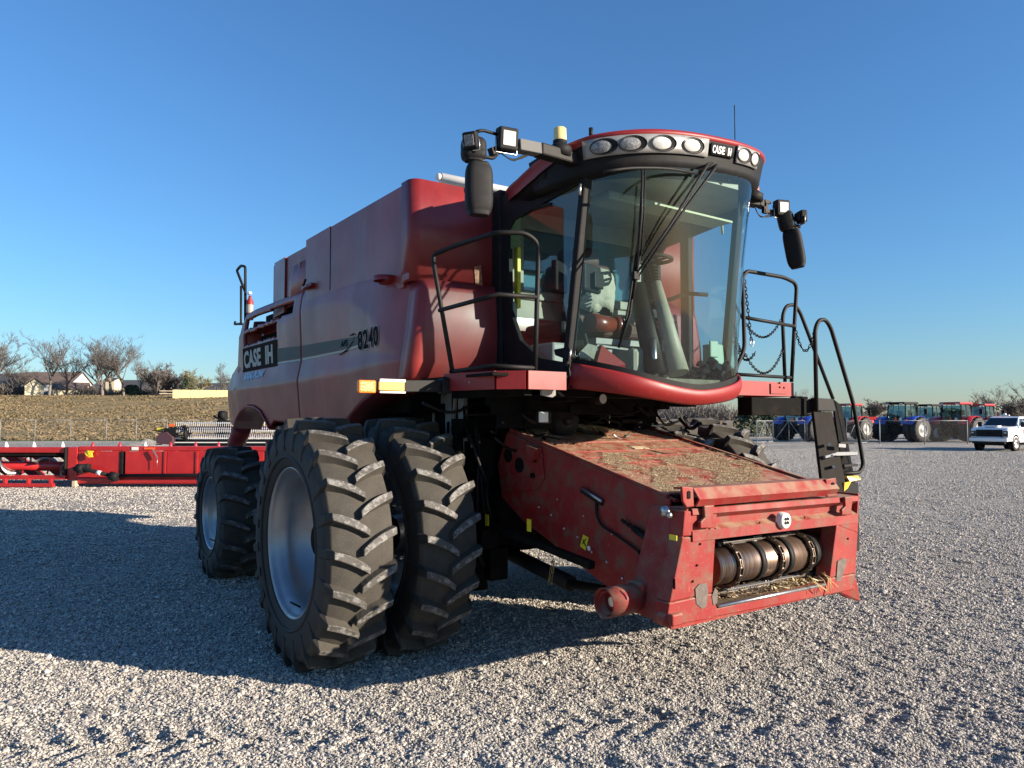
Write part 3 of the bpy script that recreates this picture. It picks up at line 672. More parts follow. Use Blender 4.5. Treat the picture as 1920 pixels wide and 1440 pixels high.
# ------------------------------------------------------------------ white pickup
def pickup(px, d, turn):
    p = far(px, d, GZ); r_ = empty('pickup_truck', p, R(-YAW)+R(turn)); tag(r_, 'white crew pickup truck facing the camera at the right edge, parked before the fence', 'pickup truck')
    # local: front toward -y, x = its width
    def sec(y, hw, zb, zt, tw=None):   # cross-section ring
        tw = tw or hw*.93
        return [Vector((-hw, y, zb)), Vector((-hw, y, (zb+zt)/2)), Vector((-hw*.995, y, zt-.12)), Vector((-tw, y, zt)), Vector((0, y, zt+.03)), Vector((tw, y, zt)), Vector((hw*.995, y, zt-.12)), Vector((hw, y, (zb+zt)/2)), Vector((hw, y, zb))]
    b = MB(); S = [sec(0, .95, .62, 1.22, .88), sec(.08, 1.0, .58, 1.32), sec(.6, 1.01, .58, 1.37), sec(1.35, 1.01, .55, 1.42), sec(1.36, 1.01, .5, 1.40), sec(5.95, 1.01, .5, 1.38), sec(6.0, 1.0, .5, 1.3)]
    def wheelskip(i, j): return False
    b.grid(S); b.f.append([8, 7, 6, 5, 4, 3, 2, 1, 0]); b.m.append(0); b.s.append(False)
    b.box((0, .45, 1.43), (.75, .5, .07)).build('body', M['carwhite'], r_, bevel=.02)
    c = MB(); rings = []
    for z_, y0, y1, hw in ((1.38, 1.35, 3.55, .93), (1.66, 1.72, 3.5, .86), (1.93, 2.1, 3.4, .76), (1.99, 2.35, 3.2, .70)):
        rings.append([Vector((-hw, y0, z_)), Vector((-hw, y1, z_)), Vector((hw, y1, z_)), Vector((hw, y0, z_)), Vector((-hw, y0, z_))])
    c.grid(rings, sm=False); c.f.append([15, 16, 17, 18]); c.m.append(0); c.s.append(False)
    cb = c.build('cab', M['carwhite'], r_, bevel=.02)
    MB().slab([(-.84, 1.41, 1.43), (.84, 1.41, 1.43), (.74, 2.02, 1.89), (-.74, 2.02, 1.89)], (0, .012, 0)).build('windscreen', M['cargl'], cb, loc=(0, -.03, .01))
    for sx in (1, -1):
        for (ya, yb, yc, yd) in ((1.62, 2.42, 2.40, 2.1), (2.5, 3.38, 3.3, 2.5)):
            MB().slab([(sx*.915, ya, 1.45), (sx*.915, yb, 1.45), (sx*.80, yc, 1.87), (sx*.80, yd, 1.87)], (sx*.012, 0, 0)).build('side_window', M['cargl'], cb)
        mb = MB().box((sx*1.13, 1.62, 1.52), (.20, .14, .30)); mb.build('mirror', M['black'], r_, bevel=.03)
        MB().box((sx*1.018, 2.0, .95), (.012, .02, .8)).build('door_seam', M['black'], r_); MB().box((sx*1.018, 2.9, .95), (.012, .02, .8)).build('door_seam', M['black'], r_)
        MB().box((sx*1.03, 2.75, 1.18), (.02, .16, .03)).build('door_handle', M['black'], r_)
        h = MB().box((sx*.84, -.03, 1.0), (.26, .1, .32)).box((sx*.80, -.06, .72), (.24, .06, .1)).build('headlight', M['cargl'], r_, bevel=.02)
        MB().box((sx*.85, -.09, 1.06), (.14, .02, .07)).build('lens', M['lens'], h)
        for y in (.95, 4.95):
            ar = MB(); ar.lathe([(sx*.90, .50), (sx*1.014, .50), (sx*1.014, .40), (sx*.90, .40)], (0, y, .46), n=32, closed=True); ar.build('wheel_arch', M['dark'], r_)
            wheel_small(r_, (sx*.88, y, .42), .42, .27, .25, M['steel'], side=sx)
    g = MB().box((0, -.02, 1.02), (1.35, .08, .42)); gg = g.build('grille', M['black'], r_, bevel=.01)
    for k in range(4): MB().box((0, -.07, .88+k*.09), (1.3, .02, .025)).build('grille_bar', M['blacksat'], gg)
    MB().box((.0, -.09, 1.03), (.22, .02, .06)).build('front_badge', M['dark'], gg)
    MB().box((0, -.12, .66), (1.98, .22, .2)).box((0, -.10, .80), (1.3, .12, .05)).build('front_bumper', M['carwhite'], r_, bevel=.04)
    MB().box((0, -.10, .50), (1.7, .18, .14)).build('air_dam', M['black'], r_, bevel=.02)
    MB().box((0, 3.0, .42), (1.5, 5, .2)).build('chassis', M['dark'], r_)
    MB().box((0, 2.2, 2.06), (.5, .16, .06)).box((0, 2.2, 2.13), (.14, .14, .10)).build('roof_beacon', M['whitefrost'], r_, bevel=.02)
    for i, wd in enumerate((.75, .55)):
        mb = MB()
        for k in range(int(wd/.075)): mb.box((1.022, 1.95+k*.075, 1.16-i*.12), (.004, .052, .085 if i == 0 else .045))
        mb.build('door_lettering', M['orange'], r_, kind='stuff')
    return r_
pickup(1853, 43, -54)
# ------------------------------------------------------------------ tractors (seen from behind)
def tractor(paint, roofm):
    r_ = empty('tractor'); 
    MB().box((0, 2.2, 1.35), (.75, 2.2, .75)).box((0, 3.1, 1.25), (.8, .5, .75)).build('hood', paint, r_, bevel=.12)
    ch = MB().box((0, .9, .95), (.8, 2.2, .7)).box((0, -.35, .95), (.55, .8, .5)).box((0, 0, .9), (2.3, .3, .3)).box((0, 2.8, .75), (.6, 1.4, .4))
    for sx in (-1, 1): ch.bar((sx*.42, -.3, .8), (sx*.5, -1.3, .55), .1, .14); ch.bar((sx*.45, -.2, 1.35), (sx*.4, -.9, .9), .07, .07)
    ch.build('chassis', M['dark'], r_)
    cb = MB()
    for sx in (-1, 1):
        cb.bar((sx*.82, -.55, 1.5), (sx*.76, -.42, 2.95), .08, .08); cb.bar((sx*.82, .9, 1.5), (sx*.72, .75, 2.95), .07, .07); cb.bar((sx*.84, .2, 1.5), (sx*.76, .2, 2.95), .05, .05)
    cb.box((0, .2, 1.5), (1.66, 1.5, .14)); cab = cb.build('cab', M['black'], r_)
    MB().slab([(-.80, -.54, 1.56), (.80, -.54, 1.56), (.74, -.42, 2.9), (-.74, -.42, 2.9)], (0, .01, 0)).build('rear_glass', M['tglass'], cab)
    MB().slab([(-.80, .9, 1.56), (.80, .9, 1.56), (.70, .76, 2.9), (-.70, .76, 2.9)], (0, .01, 0)).build('front_glass', M['tglass'], cab)
    for sx in (-1, 1): MB().slab([(sx*.83, -.5, 1.56), (sx*.83, .86, 1.56), (sx*.74, .74, 2.9), (sx*.76, -.4, 2.9)], (sx*.01, 0, 0)).build('side_glass', M['tglass'], cab)
    MB().box((0, .1, 1.75), (.5, .45, .3)).box((0, -.12, 2.15), (.48, .14, .6)).build('seat', M['black'], r_, bevel=.04)
    MB().box((0, .15, 3.07), (1.72, 1.75, .2)).build('roof', roofm, r_, bevel=.07)
    for sx in (-1, 1):
        for y_ in (-.74, 1.02): MB().box((sx*.62, y_, 3.0), (.26, .08, .12)).build('work_lamp', M['lens'], r_)
    for sx in (-1, 1):
        rows = []
        for k in range(9):
            t = R(20+k*17); rows.append([Vector((sx*x, math.cos(t)*1.08, .95+math.sin(t)*1.08)) for x in (.72, 1.75)])
        MB().grid(rows).build('fender', paint, r_, solid=.03)
        MB().bar((sx*1.0, .9, 2.4), (sx*1.5, .95, 2.5), .04, .04).box((sx*1.5, .95, 2.4), (.25, .06, .42)).build('mirror', M['black'], r_)
        for xo in (1.05, 1.68): wheel_small(r_, (sx*xo, 0, .98), .96, .5, .55, M['trim'] if xo > 1.5 else M['dark'], 18, side=sx)
        wheel_small(r_, (sx*.95, 2.75, .72), .70, .42, .4, M['trim'], 14, side=sx)
        MB().box((sx*1.15, -.95, 1.7), (.18, .06, .12)).build('tail_light', M['orange'], r_)
    MB().slab([(-.2, -.62, 1.62), (.2, -.62, 1.62), (0, -.62, 1.98)], (0, .012, 0)).build('slow_vehicle_triangle', M['orange'], r_)
    MB().lathe([(0, .001), (0, .13)], (.45, -.62, 1.8), 'y', 16).build('speed_disc', M['whitefrost'], r_)
    MB().tube([(.55, 1.25, 1.6), (.6, 1.2, 2.2), (.6, 1.2, 2.85), (.68, 1.15, 3.05)], .065, 8).build('exhaust_stack', M['blacksat'], r_)
    return r_
TB = tractor(M['blue'], M['black']); TR = tractor(M['tred'], M['tred']); snapshot_kids()
GT2 = 'tractors parked in a row behind the chain-link fence'
first = {'b': TB, 'r': TR}
for (px, d, kind, turn, lab) in (
    (1494, 62, 'b', -58, 'blue tractor half hidden behind the black ladder, leftmost of the row'),
    (1588, 66, 'r', -60, 'red tractor between the ladder and its handrail, left of the pale-roofed blue one'),
    (1688, 60, 'b', -64, 'blue tractor in clear view left of the two red tractors'),
    (1738, 69, 'b', -60, 'blue tractor set back between the clear blue and the nearest red tractor'),
    (1790, 60, 'r', -62, 'nearest red tractor with orange triangle, left of the white truck'),
    (1836, 67, 'r', -60, 'red tractor set back just behind and above the white truck')):
    if first[kind]: o = first[kind]; first[kind] = None
    else: o = copy_tree(TB if kind == 'b' else TR)
    o.location = far(px, d, GZ+.02); o.rotation_euler = (0, 0, R(-YAW+turn)); tag(o, lab, 'tractor', GT2)
# red implements beyond, right
def implement(px, d, L, label):
    r_ = frame_root('farm_implement', px, d, GZ); tag(r_, label, 'farm implement')
    MB().box((0, 0, 1.9), (L, .8, .28)).box((0, .5, 1.3), (L*.9, .6, .2)).build('frame', M['tred'], r_)
    mb = MB()
    for k in range(int(L*1.5)): mb.bar((-L/2+k/1.5, 0, 1.8), (-L/2+k/1.5+.1, -.2, .1), .07, .1)
    mb.build('shank', M['dark'], r_)
    for sx in (-1, 1): wheel_small(r_, (sx*L*.4, .3, .5), .5, .3, .28, M['whitefrost'], side=-1)
implement(1893, 70, 7, 'red folded tillage implement behind the white truck'); implement(1637, 76, 5, 'red implement between the left red tractor and the clear blue one')
def lotcar(px, d, paint, label):
    r_ = frame_root('parked_car', px, d, GZ, R(75)); tag(r_, label, 'car')
    rows = []
    for y, z in ((-2.2, .75), (-2.1, .85), (-1.1, .95), (-.4, 1.42), (.9, 1.46), (1.6, 1.0), (2.2, .95), (2.25, .5)):
        rows.append([Vector((-.85, y, .35)), Vector((-.88, y, min(z, .9))), Vector((-.68, y, z)), Vector((.68, y, z)), Vector((.88, y, min(z, .9))), Vector((.85, y, .35))])
    MB().grid(rows, sm=False).build('body', paint, r_)
    for sx in (-1, 1):
        MB().slab([(sx*.86, -.95, .95), (sx*.86, 1.4, .98), (sx*.74, .85, 1.38), (sx*.74, -.4, 1.35)], (sx*.02, 0, 0)).build('window', M['cargl'], r_)
        for y in (-1.4, 1.4): wheel_small(r_, (sx*.78, y, .33), .33, .2, .2, M['steel'], side=sx)
# ------------------------------------------------------------------ red grain header lying on the yard at left
S1 = 20.5/FPX
hd = empty('grain_header', far(145, 20.5, GZ), R(-YAW)+R(-1.5)); tag(hd, 'long bright red header lying on the gravel at the left, driveshaft on its back', 'combine header')
X = lambda px: (px-145)*S1; Z = lambda py: max(0.02, (912-py)*S1)
def hbx(name, m, px0, px1, py0, py1, y=0, dy=.08, bev=.008, parent=hd):
    return MB().box(((X(px0)+X(px1))/2, y+dy/2, (Z(py0)+Z(py1))/2), (abs(X(px1)-X(px0)), dy, abs(Z(py0)-Z(py1)))).build(name, m, parent, bevel=bev)
HR = M['redhead']
for a, b in ((150, 229), (239, 291), (291.5, 313), (318, 372), (377, 440), (445, 500)): hbx('back_panel', HR, a, b, 845.5, 894, -.01, .03)
hbx('top_beam', HR, 150, 520, 836.5, 845, -.02, .22, .02); hbx('bottom_tube', HR, 152, 520, 893, 906, -.12, .3, .05)
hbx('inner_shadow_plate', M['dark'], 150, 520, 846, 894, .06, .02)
for a in (233, 314.5, 374.5, 442.5): hbx('rib', HR if a > 240 else M['black'], a-2.5, a+2.5, 845.5, 893, -.035, .03)
hbx('end_plate', HR, 130, 149, 838, 900, -.03, .45, .02); hbx('end_plate', M['blacksat'], 126, 130, 838, 897, -.1, .5, .02)
# open part on the left: beams, auger, knife guards
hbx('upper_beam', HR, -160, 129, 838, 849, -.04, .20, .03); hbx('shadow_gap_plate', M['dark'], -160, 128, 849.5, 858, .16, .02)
hbx('cross_rail', M['dark'], -160, 122, 850, 855, .0, .10); hbx('lower_beam', HR, -160, 131, 890, 898, -.15, .12, .015); hbx('lower_rail', HR, -160, 118, 904, 911, -.35, .12, .015)
for a in (18, 62, 104, -40, -90): hbx('bracket', HR, a, a+5, 896, 912, -.22, .1)
ag = MB(); cz = Z(875); ag.tube([(X(-160), .35, cz), (X(122), .35, cz)], .13, 16); at = ag.build('auger', M['redhead'], hd)
for q, (c0, c1, hand) in enumerate(((X(-160), X(50), 1), (X(62), X(125), -1))):
    fl = MB(); n = int(abs(c1-c0)*26); rows = []
    for k in range(n+1):
        t = k/n; x = c0+(c1-c0)*t; an = hand*x*2*math.pi/.85; rows.append([Vector((x, .35+math.cos(an)*r__, cz+math.sin(an)*r__)) for r__ in (.12, .29)])
    fl.grid(rows).build('auger_flight', M['steel'], at, solid=.008)
for a in (30, 78): MB().bar((X(a), .3, Z(890)), (X(a+7), .32, Z(850)), .04, .03).build('divider', HR, hd)
# driveshaft
ds = MB(); ds.tube([(X(154), -.28, Z(877)), (X(176), -.28, Z(878)), (X(233), -.28, Z(892))], .055, 12).tube([(X(160), -.28, Z(876)), (X(172), -.28, Z(877))], .12, 12).tube([(X(222), -.28, Z(889.5)), (X(236), -.28, Z(893))], .12, 12)
dsh = ds.build('driveshaft', M['black'], hd); MB().tube([(X(197), -.28, Z(883.4)), (X(205), -.28, Z(885.4))], .062, 12).build('collar', M['white'], dsh)
MB().tube([(X(236), -.2, Z(890)), (X(520), -.2, Z(888))], .05, 10).build('drive_tube', M['blacksat'], hd)
hbx('gearbox', M['black'], 158, 176, 869, 884, -.2, .2, .03)
MB().slab([(X(165), -.06, Z(847)), (X(172), -.1, Z(844)), (X(184), -.1, Z(845)), (X(180), -.1, Z(849)), (X(182), -.1, Z(856)), (X(176), -.1, Z(857)), (X(170), -.1, Z(852))], (0, -.04, 0)).build('hitch_hook', M['yellowst'], hd)
hbx('gusset', M['black'], 157, 164, 848, 862, .0, .04)
st = hbx('warning_sticker', M['yellowst'], 209, 223, 854, 865, .044, .004, 0)
for a, b in ((211, 857), (217, 857), (211, 862), (217, 862)): hbx('pictogram', M['black'], a, a+3, b-1.3, b+1.3, .040, .003, 0, parent=st)
hbx('number_plate', M['white'], 251.5, 264.5, 837.5, 843.5, -.036, .004, 0); hbx('red_reflector', M['orange'], 275, 296, 838.5, 842, -.036, .004, 0)
mb = MB().bar((X(294), -.1, Z(842)), (X(303), -.1, Z(857)), .04, .03).tube([(X(303), -.11, Z(857)), (X(303.5), -.11, Z(875))], .008, 6)
mb.build('hanging_latch', M['steel'], hd); hbx('timber_foot', M['post'], 147, 153.5, 900, 914, -.2, .18)
for k, px in enumerate((-60, -10, 44, 100, 158, 211, 260, 309, 357, 401, 447)):
    c = MB(); c.lathe([(0, .06), (.07, .045), (.15, .012), (.155, .001)], (X(px), .45, Z(838)-.02), 'z', 10); c.build('snout_tip', M['whitefrost'] if px < 130 or 240 < px < 280 else M['redhead'], hd)
    MB().bar((X(px), .4, Z(845)), (X(px), 1.9, .14), .34, .18).build('snout', HR, hd, bevel=.03)
# ------------------------------------------------------------------ second header with finger reel, further back
rh = empty('draper_header', far(330, 32, GZ), R(-YAW)+R(-2)); tag(rh, 'dark draper header with violet reel bars and pale fingers behind the red header', 'combine header')
S2 = 32/FPX; X2 = lambda px: (px-330)*S2; Z2 = lambda py: (869-py)*S2
for k, (py, y) in enumerate(((796, .5), (806, 0), (811, .6), (819, .1))):
    b = MB().tube([(X2(322), y, Z2(py)), (X2(620), y, Z2(py))], .035, 6).build('reel_bar', M['pigment'] if k % 2 else M['whitefrost'], rh)
    f = MB()
    for j in range(74):
        x = X2(322)+j*.092; f.bar((x, y-.02, Z2(py)+.05), (x+.02, y-.10, Z2(py)-.17), .014, .012)
    f.build('reel_finger', M['whitefrost'], b, kind='stuff')
MB().tube([(X2(322), .3, Z2(806)), (X2(620), .3, Z2(806))], .09, 10).build('reel_shaft', M['dark'], rh)
MB().box((X2(470), .5, Z2(838)), (6.8, .9, .5)).build('table', M['blacksat'], rh, bevel=.03)
MB().box((X2(470), .0, Z2(824)), (6.8, .06, .04)).box((X2(470), .0, Z2(832)), (6.8, .06, .04)).build('cutter_bar', M['whitefrost'], rh)
MB().slab([(X2(298), -.2, Z2(834)), (X2(330), -.2, Z2(836)), (X2(330), -.2, Z2(822)), (X2(318), -.2, Z2(812)), (X2(304), -.2, Z2(814)), (X2(298), -.2, Z2(822))], (0, .5, 0)).build('end_shield', mat('maroon_shield', (.07, .03, .04), .5), rh, bevel=.03)
MB().lathe([(0, .001), (0, .30), (.09, .32), (.12, .25), (.14, .001)], (X2(349), .1, Z2(816)), 'x', 20).build('sheave', M['black'], rh)
mb = MB(); rs = random.Random(4)
for k in range(26):
    a = Vector((X2(rs.uniform(304, 348)), rs.uniform(-.2, .2), Z2(rs.uniform(802, 828)))); mb.tube([a, a+Vector((rs.uniform(-.3, .3), 0, rs.uniform(-.2, .2))), a+Vector((rs.uniform(-.4, .4), 0, rs.uniform(-.3, .2)))], .025, 5)
mb.box((X2(322), 0, Z2(812)), (.5, .3, .3)).build('hose_bundle', M['blacksat'], rh)
MB().box((X2(303), -.1, Z2(807)), (.25, .04, .10)).build('warning_marker', M['yellowst'], rh); MB().box((X2(325), -.1, Z2(800)), (.22, .04, .10)).build('red_marker', M['orange'], rh)
MB().box((X2(330), .3, .3), (.2, .3, .6)).box((X2(560), .3, .3), (.2, .3, .6)).build('stand', M['dark'], rh)
# dark machine piece standing between the header and the harvester's tail
dk = frame_root('parked_implement', 418, 34, GZ); tag(dk, 'dark implement with round drum standing just behind the tail of the harvester', 'farm implement')
MB().box((0.05, 0, .9), (.4, .6, 1.8)).build('frame', M['dark'], dk, bevel=.04); MB().tube([(-.15, 0, 2.0), (.15, 0, 2.0)], .22, 16).build('drum', M['black'], dk)
MB().tube([(-.3, -.3, 2.0), (.3, -.3, 1.6), (-.2, -.35, 1.2), (.3, -.35, .8)], .05, 6).build('hose', M['blacksat'], dk)
# gravel pile
gp = MB(); rows = []
pc_ = far(285, 46, GZ)
for i in range(14):
    row = []
    for j in range(30):
        u, v = j/29*2-1, i/13*2-1; h = max(0, (1-abs(u)**1.6)*(1-v*v))*.55*(1+.5*noise.noise(Vector((u*4, v*3, 2)))); row.append(pc_+Vector((u*2.6*_c+v*1.2*_s, -u*2.6*_s+v*1.2*_c, h-.02)))
    rows.append(row)
gp.grid(rows); o = gp.build('gravel_pile', M['gravel']); tag(o, 'low white heap of crushed stone behind the red header', 'gravel pile', kind='thing')
# ================================================================== THE HARVESTER
# world axes: -y is the machine's front, -x its right side (left in the photo), z up
cb = empty('combine_harvester'); tag(cb, 'large red combine harvester with dual front tyres and no header, standing on gravel', 'combine harvester')
def part(mb, name, m, parent=None, **k): return mb.build(name, m, parent or cb, **k)
def txt(body, size, m, parent, fn, name='lettering', off=0.0, sx=1.0, shear=0, sp=1.0):
    cu = bpy.data.curves.new(name, 'FONT'); cu.body = body; cu.size = size; cu.offset = off; cu.shear = shear; cu.resolution_u = 3; cu.space_character = sp
    o = bpy.data.objects.new(name, cu); COL.objects.link(o)
    me = bpy.data.meshes.new_from_object(o.evaluated_get(bpy.context.evaluated_depsgraph_get())); bpy.data.objects.remove(o)
    bm = bmesh.new(); bm.from_mesh(me)
    for ax_ in (0, 1):
        cs = [v.co[ax_] for v in bm.verts]; lo, hi = min(cs), max(cs); st = .02/(sx if ax_ == 0 else 1); k = 1
        while lo+k*st < hi:
            pc = Vector((0, 0, 0)); pc[ax_] = lo+k*st; nn = Vector((0, 0, 0)); nn[ax_] = 1
            bmesh.ops.bisect_plane(bm, geom=bm.verts[:]+bm.edges[:]+bm.faces[:], plane_co=pc, plane_no=nn); k += 1
    bm.to_mesh(me); bm.free()
    for v in me.vertices: v.co = fn(v.co.x*sx, v.co.y)
    me.materials.clear(); me.materials.append(m); me.name = name
    r_ = bpy.data.objects.new(name, me); COL.objects.link(r_); r_.parent = parent; return r_
def interp(pts, t):
    if t <= pts[0][0]: return pts[0][1]
    for (a, b), (c, d) in zip(pts, pts[1:]):
        if t <= c: return b+(d-b)*(t-a)/(c-a)
    return pts[-1][1]
# ---------------- wheels
def tyre_mesh(Rr, W, rimr, nl, mirror=False, lug_h=.055, lw=.062, skew=.30):
    mb = MB(); h = W/2
    Rc = Rr-lug_h
    pr = [(-h*.70, rimr), (-h*.92, rimr+.03), (-h*1.0, rimr+(Rc-rimr)*.35), (-h*1.02, rimr+(Rc-rimr)*.6), (-h*.97, Rc-.065), (-h*.88, Rc-.028), (-h*.5, Rc-.006), (0, Rc), (h*.5, Rc-.006), (h*.88, Rc-.028), (h*.97, Rc-.065), (h*1.02, rimr+(Rc-rimr)*.6), (h*1.0, rimr+(Rc-rimr)*.35), (h*.92, rimr+.03), (h*.70, rimr)]
    n = 96; vs0 = len(mb.f)
    mb.lathe(pr, n=n)
    for i in range(len(pr)-1):
        for j in range(n):
            if 4 <= i <= 9: mb.m[vs0+i*n+j] = 1
    # bead rings on the sidewall
    for sx in (-1, 1):
        mb.lathe([(sx*h*.99, rimr+(Rc-rimr)*.26), (sx*(h*1.0+.012), rimr+(Rc-rimr)*.29), (sx*h*1.0, rimr+(Rc-rimr)*.33)], n=n)
    for i in range(nl):
        for sg in (-1, 1):
            th0 = 2*math.pi*(i+(.5 if sg > 0 else 0))/nl; K = 9; ring = []
            for k in range(K+1):
                t = k/K
                if t < .8: w_ = -.025*1+ (h*.94+.025)*(t/.8); top = Rr-.012*(t/.8)**2; base = Rc-.03; bendt = (t/.8)
                else:
                    q = (t-.8)/.2; w_ = h*(.94+.10*q); top = Rr-.02-.16*q; base = Rc-.03-.16*q; bendt = 1+.05*q
                th = th0+skew*(bendt**.9 if bendt > 0 else 0)*.62*(1-.25*bendt)
                hw = lw*(.40+.10*math.sin(min(1, bendt)*math.pi)); hwb = hw+.018
                if t >= .8: hw *= 1.15; hwb *= 1.15
                row = []
                for (rr, off) in ((base, -hwb), (top, -hw), (top, hw), (base, hwb)):
                    a = th+off/Rr; x_ = sg*w_
                    if t > .8 and rr == top: x_ = sg*(w_+.02*(1-(t-.8)/.2))
                    row.append((x_, -math.cos(a)*rr, math.sin(a)*rr))
                ring.append(row)
            o = len(mb.v)
            for r_ in ring: mb.v += r_
            for k in range(K):
                for j in range(3):
                    mb.f.append([o+k*4+j, o+k*4+j+1, o+(k+1)*4+j+1, o+(k+1)*4+j]); mb.m.append(2 if j == 1 and k < 7 else 1 if k < 7 else 0); mb.s.append(False)
            mb.f.append([o+3, o+2, o+1, o]); mb.m.append(1); mb.s.append(False)
            mb.f.append([o+K*4+j for j in range(4)]); mb.m.append(0); mb.s.append(False)
    return mb
def rim_mb(rr, W, side, deep):
    h = W/2; s_ = side
    pr = [(s_*h*.80, rr+.035), (s_*(h*.80+.018), rr+.030), (s_*(h*.80+.02), rr+.012), (s_*h*.78, rr), (s_*h*.66, rr-.012), (s_*h*.60, rr-.045), (s_*(h-deep*.5), rr-.055), (s_*(h-deep), rr-.075), (s_*(h-deep-.02), rr-.14), (s_*(h-deep-.05), rr*.45), (s_*(h-deep-.05), .15), (s_*(h-deep+.02), .14), (s_*(h-deep+.03), .001)]
    mb = MB(); mb.lathe(pr, n=64); mb.lathe([(-s_*h*.78, rr+.03), (-s_*h*.7, rr), (s_*(h-deep), rr-.06)], n=64); return mb
def wheel(x, y, Rr, W, rimr, nl, deep, side):
    w_ = empty('wheel', (x, y, Rr+.012)); w_.parent = cb
    key = (Rr, W)
    if key not in TY:
        TY[key] = tyre_mesh(Rr, W, rimr, nl).build('tyre', [M['rubber'], M['tread'], M['lugtop']], w_); t = TY[key]
        bv = t.modifiers.new('b', 'BEVEL'); bv.width = .007; bv.segments = 2; bv.limit_method = 'ANGLE'; bv.angle_limit = R(40)
    else:
        t = TY[key].copy(); COL.objects.link(t); t.parent = w_
    t.rotation_euler = (R(random.uniform(0, 17)), 0, 0)
    r_ = rim_mb(rimr, W, side, deep).build('rim', M['rim'], w_)
    for k in range(10):
        a = 2*math.pi*k/10; b = MB(); b.lathe([(side*(W/2-deep-.04), .02), (side*(W/2-deep-.005), .018), (side*(W/2-deep-.004), .001)], (0, math.cos(a)*.22, math.sin(a)*.22), 'x', 6); b.build('wheel_nut', M['steel'], w_)
    v = MB().tube([(side*(W/2-.10), -.05, -rimr+.06), (side*(W/2-.02), -.06, -rimr+.11)], .008, 6).build('valve_stem', M['black'], w_)
    return w_
TY = {}
for x, side in ((-2.18, -1), (-1.49, -1), (1.49, 1), (2.22, 1)):
    wheel(x, 0, .95, .50, .545, 23, .36 if abs(x) > 2 else .22, side)
for x, side in ((-1.94, -1), (1.94, 1)): wheel(x, 3.62, .78, .52, .40, 17, .16, side)
# ---------------- chassis, axles and the dark clutter underneath
ch = MB()
ch.box((0, 0, .96), (2.6, .42, .46)).box((-1.0, .05, .98), (.5, .6, .7)).box((1.0, .05, .98), (.5, .6, .7))
ch.tube([(-2.2, 0, .96), (2.2, 0, .96)], .13, 12)
ch.box((0, 3.62, .86), (3.2, .24, .26)).box((-1.55, 3.62, .80), (.25, .3, .45)).box((1.55, 3.62, .80), (.25, .3, .45))
for sx in (-.72, .72): ch.box((sx, 2.2, 1.25), (.14, 4.8, .28))
part(ch, 'chassis', M['dark'], bevel=.02)
part(MB().box((0, 2.2, 1.60), (2.1, 4.4, .9)).box((0, 1.4, 1.1), (1.5, 3.6, .4)), 'threshing_housing', M['dark'], bevel=.03)
part(MB().box((-1.02, .22, 1.93), (.05, 1.0, .9)).bar((-1.06, -.2, 2.2), (-1.06, -.12, 1.55), .04, .02).bar((-1.06, .2, 2.2), (-1.06, .2, 1.5), .03, .02), 'inner_fender_panel', M['grey'], bevel=.01)
part(MB().box((0, -.15, 1.98), (2.1, .10, .6)), 'front_bulkhead', M['dark'])
rs = random.Random(21)
for q, (nm, mt_) in enumerate((('hydraulic_hose', M['blacksat']), ('hydraulic_hose', M['dark']), ('steel_pipe', M['steel']))):
    for k in range((22, 20, 4)[q]):
        cl = MB()
        a = Vector((rs.uniform(-1.1, 1.1), rs.uniform(-1.15, -.3), rs.uniform(1.7, 2.05))); b_ = a+Vector((rs.uniform(-.5, .5), rs.uniform(-.2, .2), rs.uniform(-.12, .05)))
        m_ = (a+b_)/2+Vector((0, 0, -.12*rs.random())); cl.tube(smooth_path([a, m_, b_], .2, 5), rs.choice((.008, .011, .014)), 6); part(cl, nm, mt_)
    for k in range((14, 12, 0)[q]):
        a = Vector((-1.08+rs.uniform(-.08, .1), rs.uniform(-.6, -.1), rs.uniform(.8, 2.0))); b_ = a+Vector((rs.uniform(-.1, .15), rs.uniform(-.3, .1), rs.uniform(-.7, -.2))); part(MB().tube(smooth_path([a, (a+b_)/2+Vector((-.05, -.06, 0)), b_], .2, 5), .012, 6), nm, mt_)
for k in range(34):
    part(MB().box((rs.uniform(-1.0, 1.0), rs.uniform(-1.0, -.2), rs.uniform(1.85, 2.08)), (rs.uniform(.05, .3), rs.uniform(.05, .25), rs.uniform(.03, .16))), 'valve_block', M['dark'])
for k in range(18): part(MB().box((rs.uniform(-1.15, -.85), rs.uniform(-.55, -.15), rs.uniform(.7, 1.9)), (rs.uniform(.05, .2), rs.uniform(.05, .2), rs.uniform(.05, .3))), 'valve_block', M['dark'])
part(MB().lathe([(-.02, .001), (-.02, .13), (.02, .15), (.04, .15), (.05, .001)], on(1060, 788, y=-.8), 'y', 20).lathe([(-.05, .001), (-.05, .04), (0, .05)], on(1060, 788, y=-.8), 'y', 12), 'belt_pulley', M['blacksat'])
wl = part(MB().box(on(1019, 782, y=-1.12), (.115, .07, .105)), 'work_light', M['black'], bevel=.02)
part(MB().box(on(1019, 782, y=-1.16), (.088, .012, .08)), 'lens', M['lens'], wl, bevel=.008)
wl = part(MB().lathe([(-.03, .001), (-.03, .045), (.03, .04), (.04, .001)], on(1124, 748, y=-1.35), 'y', 16), 'work_light', M['black'])
part(MB().lathe([(-.04, .001), (-.042, .036)], on(1124, 748, y=-1.35), 'y', 16), 'lens', M['lens'], wl)
for px in (1030, 1385): part(MB().slab([on(px-14, 731, y=-1.5), on(px+12, 731, y=-1.5), on(px+12, 741, y=-1.48), on(px+6, 745, y=-1.48), on(px-14, 741, y=-1.48)], (0, .02, 0)), 'bracket_plate', M['grey'])
